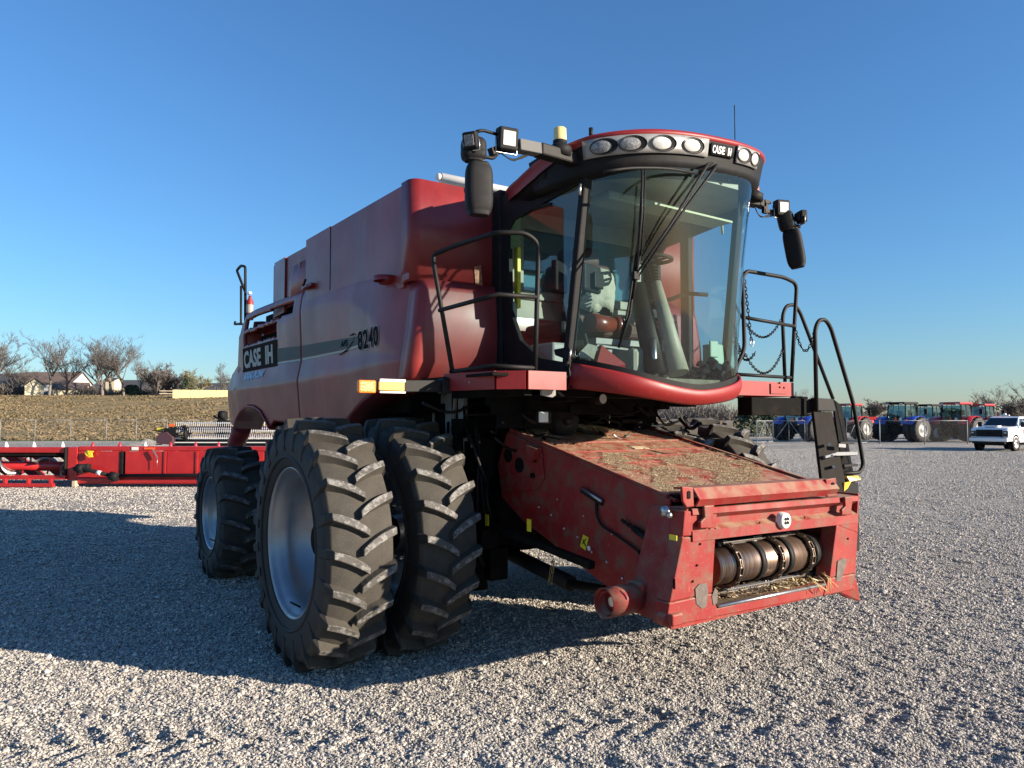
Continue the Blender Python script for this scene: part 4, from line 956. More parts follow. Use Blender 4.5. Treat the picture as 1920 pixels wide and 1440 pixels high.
for a, b_ in ((930, 1390),): part(MB().bar(on(925, 757, y=-.9), on(1180, 760, y=-.9), .1, .16).bar((-1.1, -.85, 2.06), (1.1, -.85, 2.06), .14, .1).bar((-.9, -1.3, 2.1), (.9, -1.3, 2.1), .12, .08).bar((-.7, -1.3, 2.08), (-.7, -.2, 2.08), .1, .1).bar((.7, -1.3, 2.08), (.7, -.2, 2.08), .1, .1), 'cab_subframe', M['dark'], bevel=.01)
for (a, b_, w_) in (((-1.12, -.32, .5), (-1.12, -.32, 1.9), .05), ((-.95, -.4, .5), (-1.0, -.3, 1.4), .07)): part(MB().tube([a, b_], w_, 8), 'steel_post', M['dark'])
for sx in (-.55, .55): # feeder lift cylinders
    part(MB().tube([(sx, -.1, .75), (sx, -1.1, .62)], .06, 12).tube([(sx, -1.1, .62), (sx, -1.75, .66)], .035, 10), 'lift_cylinder', M['blacksat'])
part(MB().bar(on(920, 985, x=-.95), on(1110, 1060, x=-.95), .05, .05).bar((-.9, .2, .62), (-.9, 2.6, .55), .10, .08), 'stone_trap_beam', M['dark'])
for px, py in ((913, 975), (992, 985)): part(MB().box(on(px, py, x=-1.0), (.004, .05, .09)), 'warning_sticker', M['yellowst'])
# ---------------- side panels
ZA = [(-.4, 2.36), (-.1, 2.52), (.3, 2.80), (.8, 2.97), (1.2, 3.02), (1.7, 3.05), (2.2, 3.06), (2.6, 2.98), (3.2, 2.98), (6, 2.98)]
ZB = [(-.4, 2.40), (.3, 2.47), (.8, 2.50), (1.5, 2.52), (2.2, 2.53), (3.5, 2.55), (6, 2.56)]
ZC = [(-.4, 2.36), (.3, 2.36), (.8, 2.34), (1.5, 2.33), (2.2, 2.31), (3.5, 2.29), (6, 2.29)]
TOP = [(-.42, 2.93), (-.2, 3.04), (.1, 3.12), (.5, 3.18), (.87, 3.205), (1.3, 3.225), (1.8, 3.25), (2.2, 3.27), (3.0, 3.29), (4.0, 3.30), (4.45, 3.28), (4.56, 3.18), (4.62, 3.0), (4.75, 2.62), (5.22, 2.52), (5.38, 2.2), (5.33, 2.0)]
BOT = [(-.42, 2.20), (-.25, 2.20), (0, 2.19), (.2, 2.12), (.45, 2.06), (.7, 1.97), (.9, 1.88), (1.0, 1.80), (1.2, 1.82), (3.05, 1.87), (3.2, 1.80), (3.3, 1.88), (3.5, 2.0), (3.75, 2.06), (4.05, 2.07), (4.35, 2.02), (4.6, 1.92), (4.85, 1.80), (4.95, 1.80), (5.25, 1.84), (5.38, 2.18)]
def xs(y, z, k=1.0):
    za, zb, zc = interp(ZA, y), interp(ZB, y), interp(ZC, y)
    zb = min(zb, za); zc = min(zc, zb)
    def cl(v, lo, hi): return max(lo, min(hi, v))
    X = 1.575+.14*(3.32-max(z, za))-.045*(za-cl(z, zb, za))+.20*(zb-cl(z, zc, zb))-.09*(zc-min(z, zc))
    if y > 4.5: X -= .10*(y-4.5)**1.5
    if z > 3.0: X -= .6*max(0, z-(interp(TOP, y)-.07))**1.4
    if y < .15: X -= .25*(.15-y)**2
    return -X
def side_panel(y0, y1, name, skip=None, label=None, ny=60, nz=40):
    rows = []
    YS = [y0+(y1-y0)*i/ny for i in range(ny+1)]
    for y in YS:
        t, b = interp(TOP, y), interp(BOT, y); row = []
        for k in range(nz+1):
            z = t+(b-t)*k/nz; row.append((xs(y, z), y, z))
        rows.append(row)
    mb = MB(); mb.grid(rows, skip=(lambda i, j: skip((rows[i][j][1]+rows[i+1][j][1])/2, (rows[i][j][2]+rows[i][j+1][2])/2)) if skip else None)
    o = part(mb, name, M['redside'], solid=.045); 
    for fl in (1,):
        md = o.modifiers['s']; md.offset = 1
    return o
def slot(y, z):       # cooling opening and recess in the rear panel
    return 2.45 < y < 4.38 and 3.06 < z < 3.21
def recess(y, z):
    return 2.95 < y < 4.38 and 2.85 < z < 3.02
pf = side_panel(-.40, 2.165, 'side_panel')
prr = side_panel(2.19, 5.36, 'side_panel', skip=lambda y, z: slot(y, z) or recess(y, z), ny=90, nz=60)
# recess box behind the opening
rc = MB(); X0 = 1.56
rc.slab([(-X0, 2.97, 2.85), (-X0, 4.38, 2.85), (-1.40, 4.38, 2.90), (-1.40, 2.97, 2.90)], (0, 0, -.01)).slab([(-1.40, 2.95, 2.84), (-1.40, 4.4, 2.84), (-1.38, 4.4, 3.04), (-1.38, 2.95, 3.04)], (.01, 0, 0)).slab([(-1.60, 2.96, 2.84), (-1.40, 3.05, 2.84), (-1.40, 3.05, 3.03), (-1.60, 2.96, 3.03)], (0, -.01, 0)).slab([(-1.60, 4.38, 2.84), (-1.40, 4.34, 2.84), (-1.40, 4.34, 3.03), (-1.60, 4.38, 3.03)], (0, .01, 0)).slab([(-1.59, 2.96, 3.03), (-1.59, 4.38, 3.03), (-1.38, 4.38, 3.03), (-1.38, 2.96, 3.03)], (0, 0, .012))
part(rc, 'recess_liner', M['redside'], prr)
# far (left) side of the body, simpler in section but the same outline
mb = MB(); rows = []
for i in range(61):
    y = -.40+5.76*i/60; t, b = interp(TOP, y), interp(BOT, y); rows.append([(-xs(y, t+(b-t)*k/20), y, t+(b-t)*k/20) for k in range(21)])
mb.grid(rows); o = part(mb, 'side_panel', M['redside'], solid=.045); o.modifiers['s'].offset = -1
# wheel arch lips
for pts, wd in (([(.0, 2.19), (.2, 2.12), (.45, 2.06), (.7, 1.97), (.9, 1.88), (1.0, 1.80)], .16), ([(3.2, 1.80), (3.3, 1.88), (3.5, 2.0), (3.75, 2.06), (4.05, 2.07), (4.35, 2.02), (4.6, 1.92), (4.85, 1.80)], .12)):
    rows = [[(xs(y, z)-.004, y, z) for y, z in pts], [(xs(y, z)-.03, y, z-.012) for y, z in pts], [(xs(y, z)+.0, y, z-.03) for y, z in pts], [(xs(y, z)+.35, y, z-.05) for y, z in pts]]
    part(MB().grid(rows), 'wheel_arch_lip', M['redside'], solid=.012)
part(MB().box((0, 2.4, 2.55), (2.7, 4.6, 1.2)).box((0, 4.2, 2.5), (2.8, 1.4, 1.0)).box((0, 3.35, 3.14), (2.7, 2.0, .26)), 'inner_body', M['dark'], bevel=.02)
# tail
part(MB().grid([[(-1.52, 5.30, 2.1), (-1.35, 5.5, 2.1), (1.35, 5.5, 2.1), (1.52, 5.30, 2.1)], [(-1.50, 5.2, 2.5), (-1.3, 5.4, 2.52), (1.3, 5.4, 2.52), (1.5, 5.2, 2.5)], [(-1.46, 4.72, 2.7), (-1.3, 4.9, 2.72), (1.3, 4.9, 2.72), (1.46, 4.72, 2.7)], [(-1.42, 4.55, 3.2), (-1.3, 4.62, 3.22), (1.3, 4.62, 3.22), (1.42, 4.55, 3.2)]], sm=False), 'rear_hood', M['redside'], solid=.03)
part(MB().tube([on(455, 800, x=-1.3), on(443, 832, x=-1.3)], .13, 16), 'chaff_spout', M['red']); part(MB().box((0, 4.7, 1.75), (1.8, .4, .3)), 'straw_chopper', M['dark'], bevel=.05)
part(MB().box(on(512, 836, x=-1.3), (.18, .06, .10)), 'rear_reflector', M['orange'])
# ---------------- grain tank
TX = 1.60; ty0 = -.45
def tank_side(y0, y1, zt, name, sx=-1, lean=0.0):
    return part(MB().slab([(sx*TX, y0, 2.95), (sx*TX, y1, 2.95), (sx*(TX-.0), y1, zt), (sx*(TX-.0), y0, zt)], (-sx*.03, 0, 0)), name, M['redside'], bevel=.006)
for sx in (-1, 1):
    tank_side(-.28, 1.335, 3.79, 'tank_panel', sx); tank_side(1.345, 2.06, 3.80, 'tank_panel', sx)
part(MB().box((-1.597, -.286, 3.38), (.012, .008, .80)), 'panel_seam', M['dark']); part(MB().box((-1.597, 1.34, 3.48), (.012, .012, .62)), 'panel_seam', M['dark'])
# rounded front corners + front wall (one skin)
rows = []
pl = []
for k in range(9): a = R(90*k/8); pl.append((-TX+.055-.055*math.cos(a), -.395-.055*math.sin(a)))
plan = [(-TX, -.29)]+pl+[(0, -.45)]+[(-p[0], p[1]) for p in pl[::-1]]+[(TX, -.29)]
part(MB().grid([[Vector((x, y, z)) for x, y in plan] for z in (3.79, 3.4, 2.98)]), 'tank_front_wall', M['redside'], solid=.03)
low = MB(); rows = []
for z, ins in ((2.985, .012), (2.90, -.01), (2.6, -.03), (2.35, -.02), (2.24, .03), (2.18, .10)):
    wx = -xs(-.38, z)-.006; rows.append([Vector((x*wx/TX, y-.05+ins, z)) for x, y in plan])
part(low.grid(rows), 'lower_front_wall', M['redside'], solid=.03)
part(MB().box((-1.60, -.37, 3.02), (.06, .12, .05)).box((-1.615, 1.92, 3.28), (.05, .3, .035)).lathe([(-.02, .10), (.02, .10), (.03, .05)], (-1.63, .0, 3.06), 'z', 14), 'latch', M['redside'])
part(MB().slab([(-1.64, -.12, 3.07), (-1.64, .10, 3.05), (-1.66, .06, 3.02), (-1.66, -.08, 3.02)], (.05, 0, 0)), 'lamp_bracket', M['red'])
part(MB().slab([(-1.64, 1.75, 3.27), (-1.64, 2.0, 3.28), (-1.67, 1.95, 3.255), (-1.67, 1.8, 3.25)], (.05, 0, 0)), 'lamp_bracket', M['red']); part(MB().tube([(-1.66, 1.95, 3.29), (-1.68, 1.82, 3.33)], .012, 6), 'pull_handle', M['black'])
part(MB().box((0, .8, 3.745), (3.1, 2.4, .03)), 'tank_cover_sheet', M['cloth']); part(MB().tube([on(826, 333, y=-.33), on(826, 333, y=-.33)+Vector((2.8, 0, 0))], .042, 14).tube([on(819, 331, y=-.33), on(826, 333, y=-.33)], .03, 12), 'tarp_roll', M['white'])
part(MB().slab([(-1.55, 2.05, 3.80), (-1.55, -.2, 3.80), (0, -.2, 3.86), (0, 2.05, 3.86)], (0, 0, .01)).slab([(1.55, 2.05, 3.80), (1.55, -.2, 3.80), (0, -.2, 3.86), (0, 2.05, 3.86)], (0, 0, .012)), 'tarp', M['white'])
# inset engine hood behind the tank
eh = MB(); eh.slab([(-1.50, 2.06, 3.2), (-1.50, 3.0, 3.2), (-1.50, 3.0, 3.80), (-1.50, 2.06, 3.80)], (.03, 0, 0))
part(eh, 'hood_panel', M['redside'], bevel=.005)
rows = []
for k in range(13):
    a = R(90*k/12); rows.append([Vector((-1.47-.10*math.sin(a), 2.08+.62*(1-math.cos(a)), z)) for z in (3.20, 3.45)]+[Vector((-1.47-.10*math.sin(a)*.8, 2.08+.55*(1-math.cos(a)), 3.62+.02*math.cos(a)))])
part(MB().grid(rows), 'hood_cowl', M['redside'], solid=.015); part(MB().box((-1.545, 2.42, 3.45), (.012, .012, .5)), 'hood_trim', M['decalpale'])
part(MB().slab([(-1.52, 3.02, 3.15), (-1.46, 3.62, 3.15), (-1.46, 3.62, 3.84), (-1.52, 3.02, 3.80)], (.03, 0, 0)), 'hood_panel', M['redside']); 
part(MB().box((-.2, 3.75, 3.5), (2.4, .24, .72)).box((.2, 3.0, 3.48), (2.3, 1.7, .6)), 'engine_hood', M['redside'], bevel=.02)
part(MB().slab([(-1.56, 2.3, 3.27), (-1.56, 3.2, 3.27), (-1.40, 2.9, 3.42), (-1.40, 2.4, 3.36)], (.02, 0, 0)), 'dark_duct', M['blacksat'])
rr = MB(); rr.tube(smooth_path([on(447, 608, x=-1.45), on(460, 608, x=-1.45)], .02), .016, 6)
a0 = on(456, 600, x=-1.35); rr.tube(smooth_path([on(460, 610, x=-1.35), on(460, 500, x=-1.35), on(452, 498, x=-1.35), on(444, 507, x=-1.35), on(459, 545, x=-1.35)], .05), .02, 8)
rr.tube(smooth_path([on(452, 536, x=-1.3), on(452, 607, x=-1.3), on(440, 608, x=-1.3), on(441, 603, x=-1.3)], .04), .018, 8)
part(rr, 'rear_handrail', M['blacksat'])
fe = part(MB().lathe([(0, .001), (0, .05), (.27, .05), (.32, .02), (.35, .02), (.355, .001)], on(468, 600, x=-1.3), 'z', 18), 'fire_extinguisher', M['red'])
part(MB().lathe([(.10, .052), (.22, .052)], on(468, 600, x=-1.3), 'z', 18), 'label_band', M['grey'], fe); part(MB().box(on(468, 550, x=-1.3), (.04, .09, .03)), 'valve', M['steel'], fe)
# ---------------- decals on the side panel
def sidefn(y0, z0, slope=0.0, lift=.004): return lambda u, v: Vector((xs(y0-u, z0+v+slope*u)-lift, y0-u, z0+v+slope*u))
def strip(name, m, y0, y1, zt, zb, lift=.004, n=40, parent=None):
    rows = []
    for i in range(n+1):
        y = y0+(y1-y0)*i/n; a, b = zt(y), zb(y); rows.append([(xs(y, a+(b-a)*k/8)-lift, y, a+(b-a)*k/8) for k in range(9)])
    return MB().grid(rows).build(name, m, parent or pf)
zt = lambda y: 2.565+.045*(y/2.1)*0+ .02*math.sin(y)+.02
ZT = [(.55, 2.635), (1.0, 2.65), (1.5, 2.665), (2.2, 2.68), (3.2, 2.72), (4.6, 2.73)]; ZBs = [(.55, 2.545), (1.0, 2.53), (2.2, 2.53), (4.6, 2.55)]
strip('decal_stripe', M['silverstripe'], .56, 2.15, lambda y: interp(ZT, y), lambda y: interp(ZBs, y)+.02)
strip('decal_edge', M['stripeline'], .56, 2.15, lambda y: interp(ZBs, y)+.012, lambda y: interp(ZBs, y)-.008, .005)
strip('decal_stripe', M['silverstripe'], 2.21, 3.3, lambda y: interp(ZT, y), lambda y: interp(ZBs, y)+.02, parent=prr)
strip('decal_edge', M['stripeline'], 2.21, 3.3, lambda y: interp(ZBs, y)+.012, lambda y: interp(ZBs, y)-.008, .005, parent=prr)
strip('badge_plate', M['badge'], 2.96, 4.42, lambda y: 2.82, lambda y: 2.51, .007, parent=prr)
p = on(666, 650, x=-1.66)
ny = .575
txt('8240', .222, M['decalpale'], pf, sidefn(ny, 2.515, .0, .004), 'number_outline', off=.0135, sx=1.12, sp=1.12)
txt('8240', .222, M['decaldark'], pf, sidefn(ny, 2.515, .0, .0062), 'number', off=.0075, sx=1.12, sp=1.12)
txt('AFS', .075, M['decaldark'], pf, sidefn(1.03, 2.575, 0, .006), 'lettering', off=.003, sx=1.5, shear=.2)
txt('CASE', .29, M['decalpale'], prr, sidefn(4.36, 2.565, 0, .010), 'brand_lettering', off=.011, sx=1.12); txt('IH', .29, M['decalpale'], prr, sidefn(3.42, 2.565, 0, .010), 'brand_lettering', off=.013, sx=1.1)
txt('AXIAL-FLOW', .115, M['decalblue'], prr, sidefn(4.27, 2.405, 0, .010), 'lettering', off=.005, sx=1.22, shear=.25)
sw = MB(); pts = [(.58+.16*math.cos(R(a)), 2.60+.075*math.sin(R(a))) for a in range(-60, 110, 10)]; pts = [(1.06, 2.50), (.86, 2.535), (.69, 2.60), (.645, 2.655), (.68, 2.668), (.78, 2.655)]
for (ya, za_), (yb, zb_) in zip(pts, pts[1:]):
    sw.add([(xs(ya, za_+.006)-.010, ya, za_+.006), (xs(yb, zb_+.006)-.010, yb, zb_+.006), (xs(yb, zb_-.006)-.010, yb, zb_-.006), (xs(ya, za_-.006)-.010, ya, za_-.006)], [(0, 1, 2, 3)])
sw.build('decal_swoosh', M['decaldark'], pf)
stk = part(MB().slab([on(889, 500, y=-.49), on(902, 497, y=-.49), on(906, 548, y=-.49), on(893, 550, y=-.49)], (0, .004, 0)), 'operator_sticker', mat('faded_sticker', (.42, .13, .05), .6, nz=(40, (.20, .07, .03), .5, .55)))
for px, py in ((830, 546), (911, 549)): part(MB().sphere(on(px, py, y=-.49), .009, 8), 'bolt', M['steel'])
# ---------------- cab
cab = empty('cab'); cab.parent = cb
def CB(u, t=0.0):    # windscreen: u -1..1 across, t 0 bottom..1 top
    a = abs(u); y = -1.90+.10*a**2+.33*a**4.5; x = u*(.845-.02*t)
    zb0 = 2.095+.195*a**1.7; return Vector((x, y-.20*t+.02*math.sin(t*math.pi), zb0+(3.74+.075*(x+.3)-zb0)*t))
def sill(u, v):      # red lip below the glass
    a = abs(u); top = CB(u*.99); drop = .080+.080*a**2
    r_ = Vector((top.x*1.01, top.y, top.z)); out = Vector((u*.25, -1+.7*a**3, 0)).normalized()
    return r_+out*(.016*math.sin(v*math.pi*.85)+.012)-Vector((0, 0, drop*v-.010*(1-v)))+Vector((0, .05*v*v, 0))
NU = 40
rows = [[sill(-1+2*i/NU, v/10) for i in range(NU+1)] for v in range(11)]
part(MB().grid(rows), 'lower_sill', M['red'], cab, solid=.02)
rows = [[CB(-1+2*i/NU, t/12) for i in range(NU+1)] for t in range(13)]
part(MB().grid(rows), 'windscreen', M['glass'], cab)
rows = [[CB(-1+2*i/NU, t)+Vector((0, -.006 if t < .5 else -.004, 0)) for i in range(NU+1)] for t in (-.03, .012+.0, .035)]
part(MB().grid(rows), 'lower_seal', M['black'], cab)
rows = [[CB(-1+2*i/NU, t)+Vector((0, -.006, 0)) for i in range(NU+1)] for t in (.985, 1.06)]
part(MB().grid(rows), 'upper_seal', M['black'], cab)
YR = -.52
for sx in (-1, 1):
    b0, t0 = CB(sx, -.02), CB(sx, 1.06)
    part(MB().bar(b0+Vector((sx*.012, .02, 0)), t0+Vector((sx*.012, .02, 0)), .06, .075, up=(1, 0, 0)), 'front_pillar', M['black'], cab, bevel=.012)
    part(MB().slab([(sx*.80, YR-.10, 2.0), (sx*.80, YR+.16, 2.0), (sx*.80, YR+.16, 3.80), (sx*.80, YR-.07, 3.80)], (sx*.085, 0, 0)), 'rear_pillar', M['black'], cab, bevel=.02)
    # door: black frame as four pieces round the pane, pane inside
    xo = sx*.868
    P = [(-1.47, 2.20), (-.60, 2.20), (-.62, 3.60), (-1.70, 3.72)]
    I = [(-1.47, 2.30), (-1.12, 2.36), (-.86, 2.52), (-.72, 2.78), (-.70, 3.42), (-.78, 3.50), (-1.66, 3.60)]
    fr = MB()
    O = [(-1.50, 2.12), (-1.05, 2.12), (-.70, 2.12), (-.60, 2.6), (-.60, 3.50), (-.60, 3.74), (-1.72, 3.78)]
    for k in range(len(I)-1):
        fr.slab([(xo, O[k][0], O[k][1]), (xo, O[k+1][0], O[k+1][1]), (xo, I[k+1][0], I[k+1][1]), (xo, I[k][0], I[k][1])], (-sx*.035, 0, 0))
    part(fr, 'door_frame', M['black'], cab)
    rows = [(xo-sx*.015, y, z) for y, z in I]
    mbg = MB(); mbg.add(rows, [tuple(range(len(rows)))]); part(mbg, 'door_glass', M['sideglass'], cab)
part(MB().box((0, YR-.03, 2.95), (1.6, .04, .08)).box((0, YR-.03, 3.62), (1.6, .05, .22)).box((-.70, YR-.03, 3.25), (.16, .04, .56)).box((.70, YR-.03, 3.25), (.16, .04, .56)).box((0, YR-.01, 2.53), (1.6, .04, .76)), 'rear_wall', M['beige'], cab, bevel=.01)
part(MB().box((0, YR+.01, 3.24), (1.3, .01, .60)), 'rear_reflection_panel', M['pane_back'], cab)  # added pale panel, its colour imitates the reflection in the rear window
part(MB().slab([(-.61, YR-.035, 2.99), (.61, YR-.035, 2.99), (.61, YR-.035, 3.51), (-.61, YR-.035, 3.51)], (0, .006, 0)), 'rear_window', M['sideglass'], cab)
part(MB().slab([(-.82, -1.45, 2.14), (-.4, -1.78, 2.14), (.4, -1.78, 2.14), (.82, -1.45, 2.14), (.82, YR+.1, 2.14), (-.82, YR+.1, 2.14)], (0, 0, .06)), 'floor', M['mat'], cab)
part(MB().slab([(-.84, -1.62, 3.66), (-.4, -1.98, 3.66), (.4, -1.98, 3.66), (.84, -1.62, 3.66), (.84, YR+.1, 3.66), (-.84, YR+.1, 3.66)], (0, 0, .04)), 'headliner', M['beige'], cab)
part(MB().box((-.82, -.62, 2.5), (.05, .22, .7)).box((.82, -.66, 2.45), (.05, .3, .6)), 'side_trim', M['beige'], cab, bevel=.02)
# roof
def tilt(x): return .075*(x+.3)
def RF(th, rx, ry, z):    # ellipse-ish plan, th 0 = front
    s_, c_ = math.sin(th), math.cos(th)
    yy = -1.30-ry*(abs(c_)**.80) if c_ > 0 else -1.30+.86*min(1, abs(c_)*1.0)
    xx = rx*(abs(s_)**.78)*(1 if s_ >= 0 else -1) if c_ > 0 else rx*(1-.10*abs(c_))*(1 if s_ > 0 else -1)*(abs(s_)**.25 if abs(s_) > 1e-3 else 0)
    return Vector((xx, yy, z+tilt(xx)))
TH = [R(-180+360*i/96) for i in range(97)]
rows = []
for q, zz in ((1.028, 3.8711), (1.03, 3.872), (1.042, 3.886), (1.04, 3.902), (1.0, 3.925), (.92, 3.955), (.75, 3.985), (.5, 4.005), (.25, 4.015), (.02, 4.02)):
    row = []
    for th in TH:
        p = RF(th, .98, .82, zz); c0 = Vector((0, -1.30, 0)); v = p-c0; dr_ = .085*min(1, max(0, (c0.y+v.y*q+1.75)/.8))*max(0, (q-.6)/.43) if abs(v.x) > .5 else 0
        if zz == 3.8711: dr_ += .075*min(1, max(0, (c0.y+v.y*q+1.85)/.6))
        row.append(Vector((c0.x+v.x*q, c0.y+v.y*q, p.z-dr_)))
    rows.append(row)
part(MB().grid(rows), 'roof', M['red'], cab)
def bandpt(th, v, out=0):   # lamp band under the roof edge; v 0 top..1 bottom
    q = 1.03-.045*v; p = RF(th, .98, .82, 0); vv = p-Vector((0, -1.30, 0))
    return Vector((vv.x*q, -1.30+vv.y*q, 3.882-.205*v+tilt(vv.x)))+Vector((vv.x, vv.y, 0)).normalized()*out
TB_ = [R(-100+200*i/80) for i in range(81)]
part(MB().grid([[bandpt(t, v/6) for t in TB_] for v in range(7)]+[[bandpt(t, 1)*1.0+Vector((0, .08*math.cos(t), -.025)) for t in TB_], [Vector((bandpt(t, 1).x*.86, bandpt(t, 1).y+.20*max(0, math.cos(t)), bandpt(t, 1).z-.03)) for t in TB_]]), 'roof_visor', M['black'], cab)
# side fascia (dark) running back below the red skin
for sx in (-1, 1):
    rows = [[RF(sx*R(a), .98*q, .80, z) for a in range(88, 172, 6)] for q, z in ((1.025, 3.815), (1.0, 3.72), (.93, 3.64))]
    part(MB().grid(rows), 'roof_fascia', M['black'], cab, solid=.01)
def thx(px):   # angle on the band seen at photo column px
    best = None; last_ = -1e9
    for k in range(-900, 901):
        th = R(k*.1); p = bandpt(th, .4); dx, dy = p.x-CAMP[0], p.y-CAMP[1]
        q = 960+FPX*(dx*_c-dy*_s)/(dx*_s+dy*_c)
        if k > 0 and q < last_: break
        last_ = q
        if best is None or abs(q-px) < best[0]: best = (abs(q-px), th)
    return best[1]
def bezel(px0, px1, name):
    a, b = thx(px0), thx(px1); n = 24
    rows = [[bandpt(a+(b-a)*i/n, v_, .008) for i in range(n+1)] for v_ in (.03, .2, .45, .63)]
    return part(MB().grid(rows), name, M['lamphouse'], cab, solid=.012)
bz1 = bezel(1097, 1330, 'lamp_bezel'); bz2 = bezel(1384, 1423, 'lamp_bezel')
def lamp(px, parent, dark=False, wd=.078, sc=1.0):
    th = thx(px); c0 = bandpt(th, .33, .012); t = (bandpt(th+.02, .33)-bandpt(th-.02, .33)).normalized(); up = (bandpt(th, 0)-bandpt(th, 1)).normalized(); nrm = t.cross(up).normalized()
    if nrm.dot(Vector((c0.x, c0.y+1.3, 0))) < 0: nrm = -nrm
    def ell(k, a_, b_, off, sh=0): return c0+t*(math.cos(k)*a_+sh)+up*(math.sin(k)*b_)+nrm*off
    n = 28; K = [2*math.pi*i/n for i in range(n+1)]
    # open scoop in the bezel, with the reflector bowl set in it
    part(MB().grid([[ell(k, wd*1.18*sc, .056, .012) for k in K], [ell(k, wd*1.10*sc, .052, .010) for k in K], [ell(k, wd*1.0*sc, .048, -.004, -.004) for k in K]]), 'scoop_ring', M['black'], parent); part(MB().grid([[ell(k, wd*1.02*sc, .049, .010) for k in K], [ell(k, wd*.5*sc, .02, .004) for k in K], [ell(k, .001, .001, .002) for k in K]]), 'scoop', M['black'], parent)
    part(MB().grid([[ell(k, wd*.80*sc, .042, .014, -wd*.22) for k in K], [ell(k, wd*.62*sc, .034, .021, -wd*.24) for k in K], [ell(k, .001, .001, .025, -wd*.25) for k in K]]), 'lens', M['lensdark'] if dark else M['lens'], parent)
for px, dk_ in ((1136, True), (1190, True), (1247, False), (1302, False)): lamp(px, bz1, dk_, .085)
lamp(1397, bz2, False, .085); lamp(1417, bz2, False, .07)
# brand badge on the visor
thb = (thx(1338), thx(1380))
def bfn(u, v):
    th = thb[0]+(thb[1]-thb[0])*u/.46; return bandpt(th, .46-v/.24, .022)
part(MB().grid([[bandpt(thb[0]+(thb[1]-thb[0])*i/12-.01, v_, .012) for i in range(13)] for v_ in (.12, .52)]), 'badge_plate', M['black'], cab, solid=.006)
txt('CASE', .085, M['whitefrost'], cab, bfn, 'brand_lettering', off=.002, sx=1.0)
txt('IH', .085, M['whitefrost'], cab, lambda u, v: bfn(u+.262, v), 'brand_lettering', off=.003, sx=1.0)
# rooftop bits
part(MB().tube([on(1108, 258, y=-1.35), on(1108, 240, y=-1.35)], .017, 10), 'roof_stub', M['blacksat'], cab); part(MB().tube([on(1378, 262, y=-1.5), on(1377, 197, y=-1.5)], .0045, 5), 'antenna', M['black'], cab)
# wipers and their arms
wp = MB()
p0 = on(1211, 312, y=-2.10); p1 = on(1185, 640, y=-1.93)
q = [on(1206, 318, y=-2.13), on(1206, 400, y=-2.10), on(1199, 470, y=-2.06)]
wp.tube([on(1204, 318, y=-2.15), on(1203, 400, y=-2.13), on(1194, 500, y=-2.08)], .008, 6).tube([on(1209, 318, y=-2.15), on(1208, 400, y=-2.13), on(1201, 480, y=-2.08)], .006, 6)
wp.tube([on(1201, 470, y=-2.07), on(1193, 520, y=-2.05), on(1186, 560, y=-2.03)], .010, 6)
part(wp, 'wiper_link', M['blacksat'], cab)
part(MB().tube([on(1336, 306, y=-2.12), on(1327, 308, y=-2.16), on(1258, 420, y=-2.12), on(1194, 512, y=-2.06)], [.009, .012, .010, .007], 8).tube([on(1344, 309, y=-2.12), on(1340, 316, y=-2.16), on(1278, 400, y=-2.12), on(1197, 518, y=-2.06)], [.009, .012, .009, .006], 8), 'wiper_arm', M['black'], cab)
part(MB().tube([on(1205, 330, y=-2.10), on(1198, 450, y=-2.04), on(1190, 520, y=-2.03), on(1181, 590, y=-2.01), on(1160, 652, y=-1.98)], .009, 6).tube([on(1195, 460, y=-2.04), on(1183, 545, y=-2.03), on(1172, 610, y=-1.99), on(1161, 650, y=-1.98)], .007, 6), 'wiper_blade', M['blacksat'], cab)
part(MB().box(on(1192, 517, y=-2.05), (.05, .03, .05)), 'wiper_joint', M['black'], cab)
# handholds: curved bar over the glass and at the left corner
part(MB().tube(smooth_path([on(1132, 322, y=-2.10), on(1180, 315, y=-2.14), on(1250, 315, y=-2.16), on(1312, 326, y=-2.12)], .2, 8), .011, 8), 'curved_grab_rail', M['blacksat'], cab)
part(MB().tube(smooth_path([on(1360, 338, y=-1.98), on(1385, 346, y=-1.96), on(1403, 362, y=-1.8), on(1401, 372, y=-1.75), on(1386, 382, y=-1.6)], .1, 8), .013, 8), 'curved_grab_rail', M['blacksat'], cab)
part(MB().tube([on(1355, 318, y=-2.05), on(1366, 340, y=-2.02)], .014, 8), 'nozzle', M['black'], cab)
# door latch at the lower front corner
part(MB().slab([on(1038, 655, x=-.90), on(1066, 650, x=-.90), on(1072, 668, x=-.90), on(1066, 676, x=-.90), on(1040, 666, x=-.90)], (.03, 0, 0)), 'door_handle', M['black'], cab, bevel=.006)
part(MB().tube([on(1070, 655, x=-.91), on(1068, 676, x=-.91)], .008, 6), 'latch_pin', M['steel'], cab)
part(MB().tube([on(1088, 345, x=-.91), on(1087, 366, x=-.91)], .010, 6), 'hinge', M['steel'], cab); part(MB().tube([on(1066, 330, x=-.93), on(1066, 320, x=-.93)], .012, 6), 'hinge', M['steel'], cab)
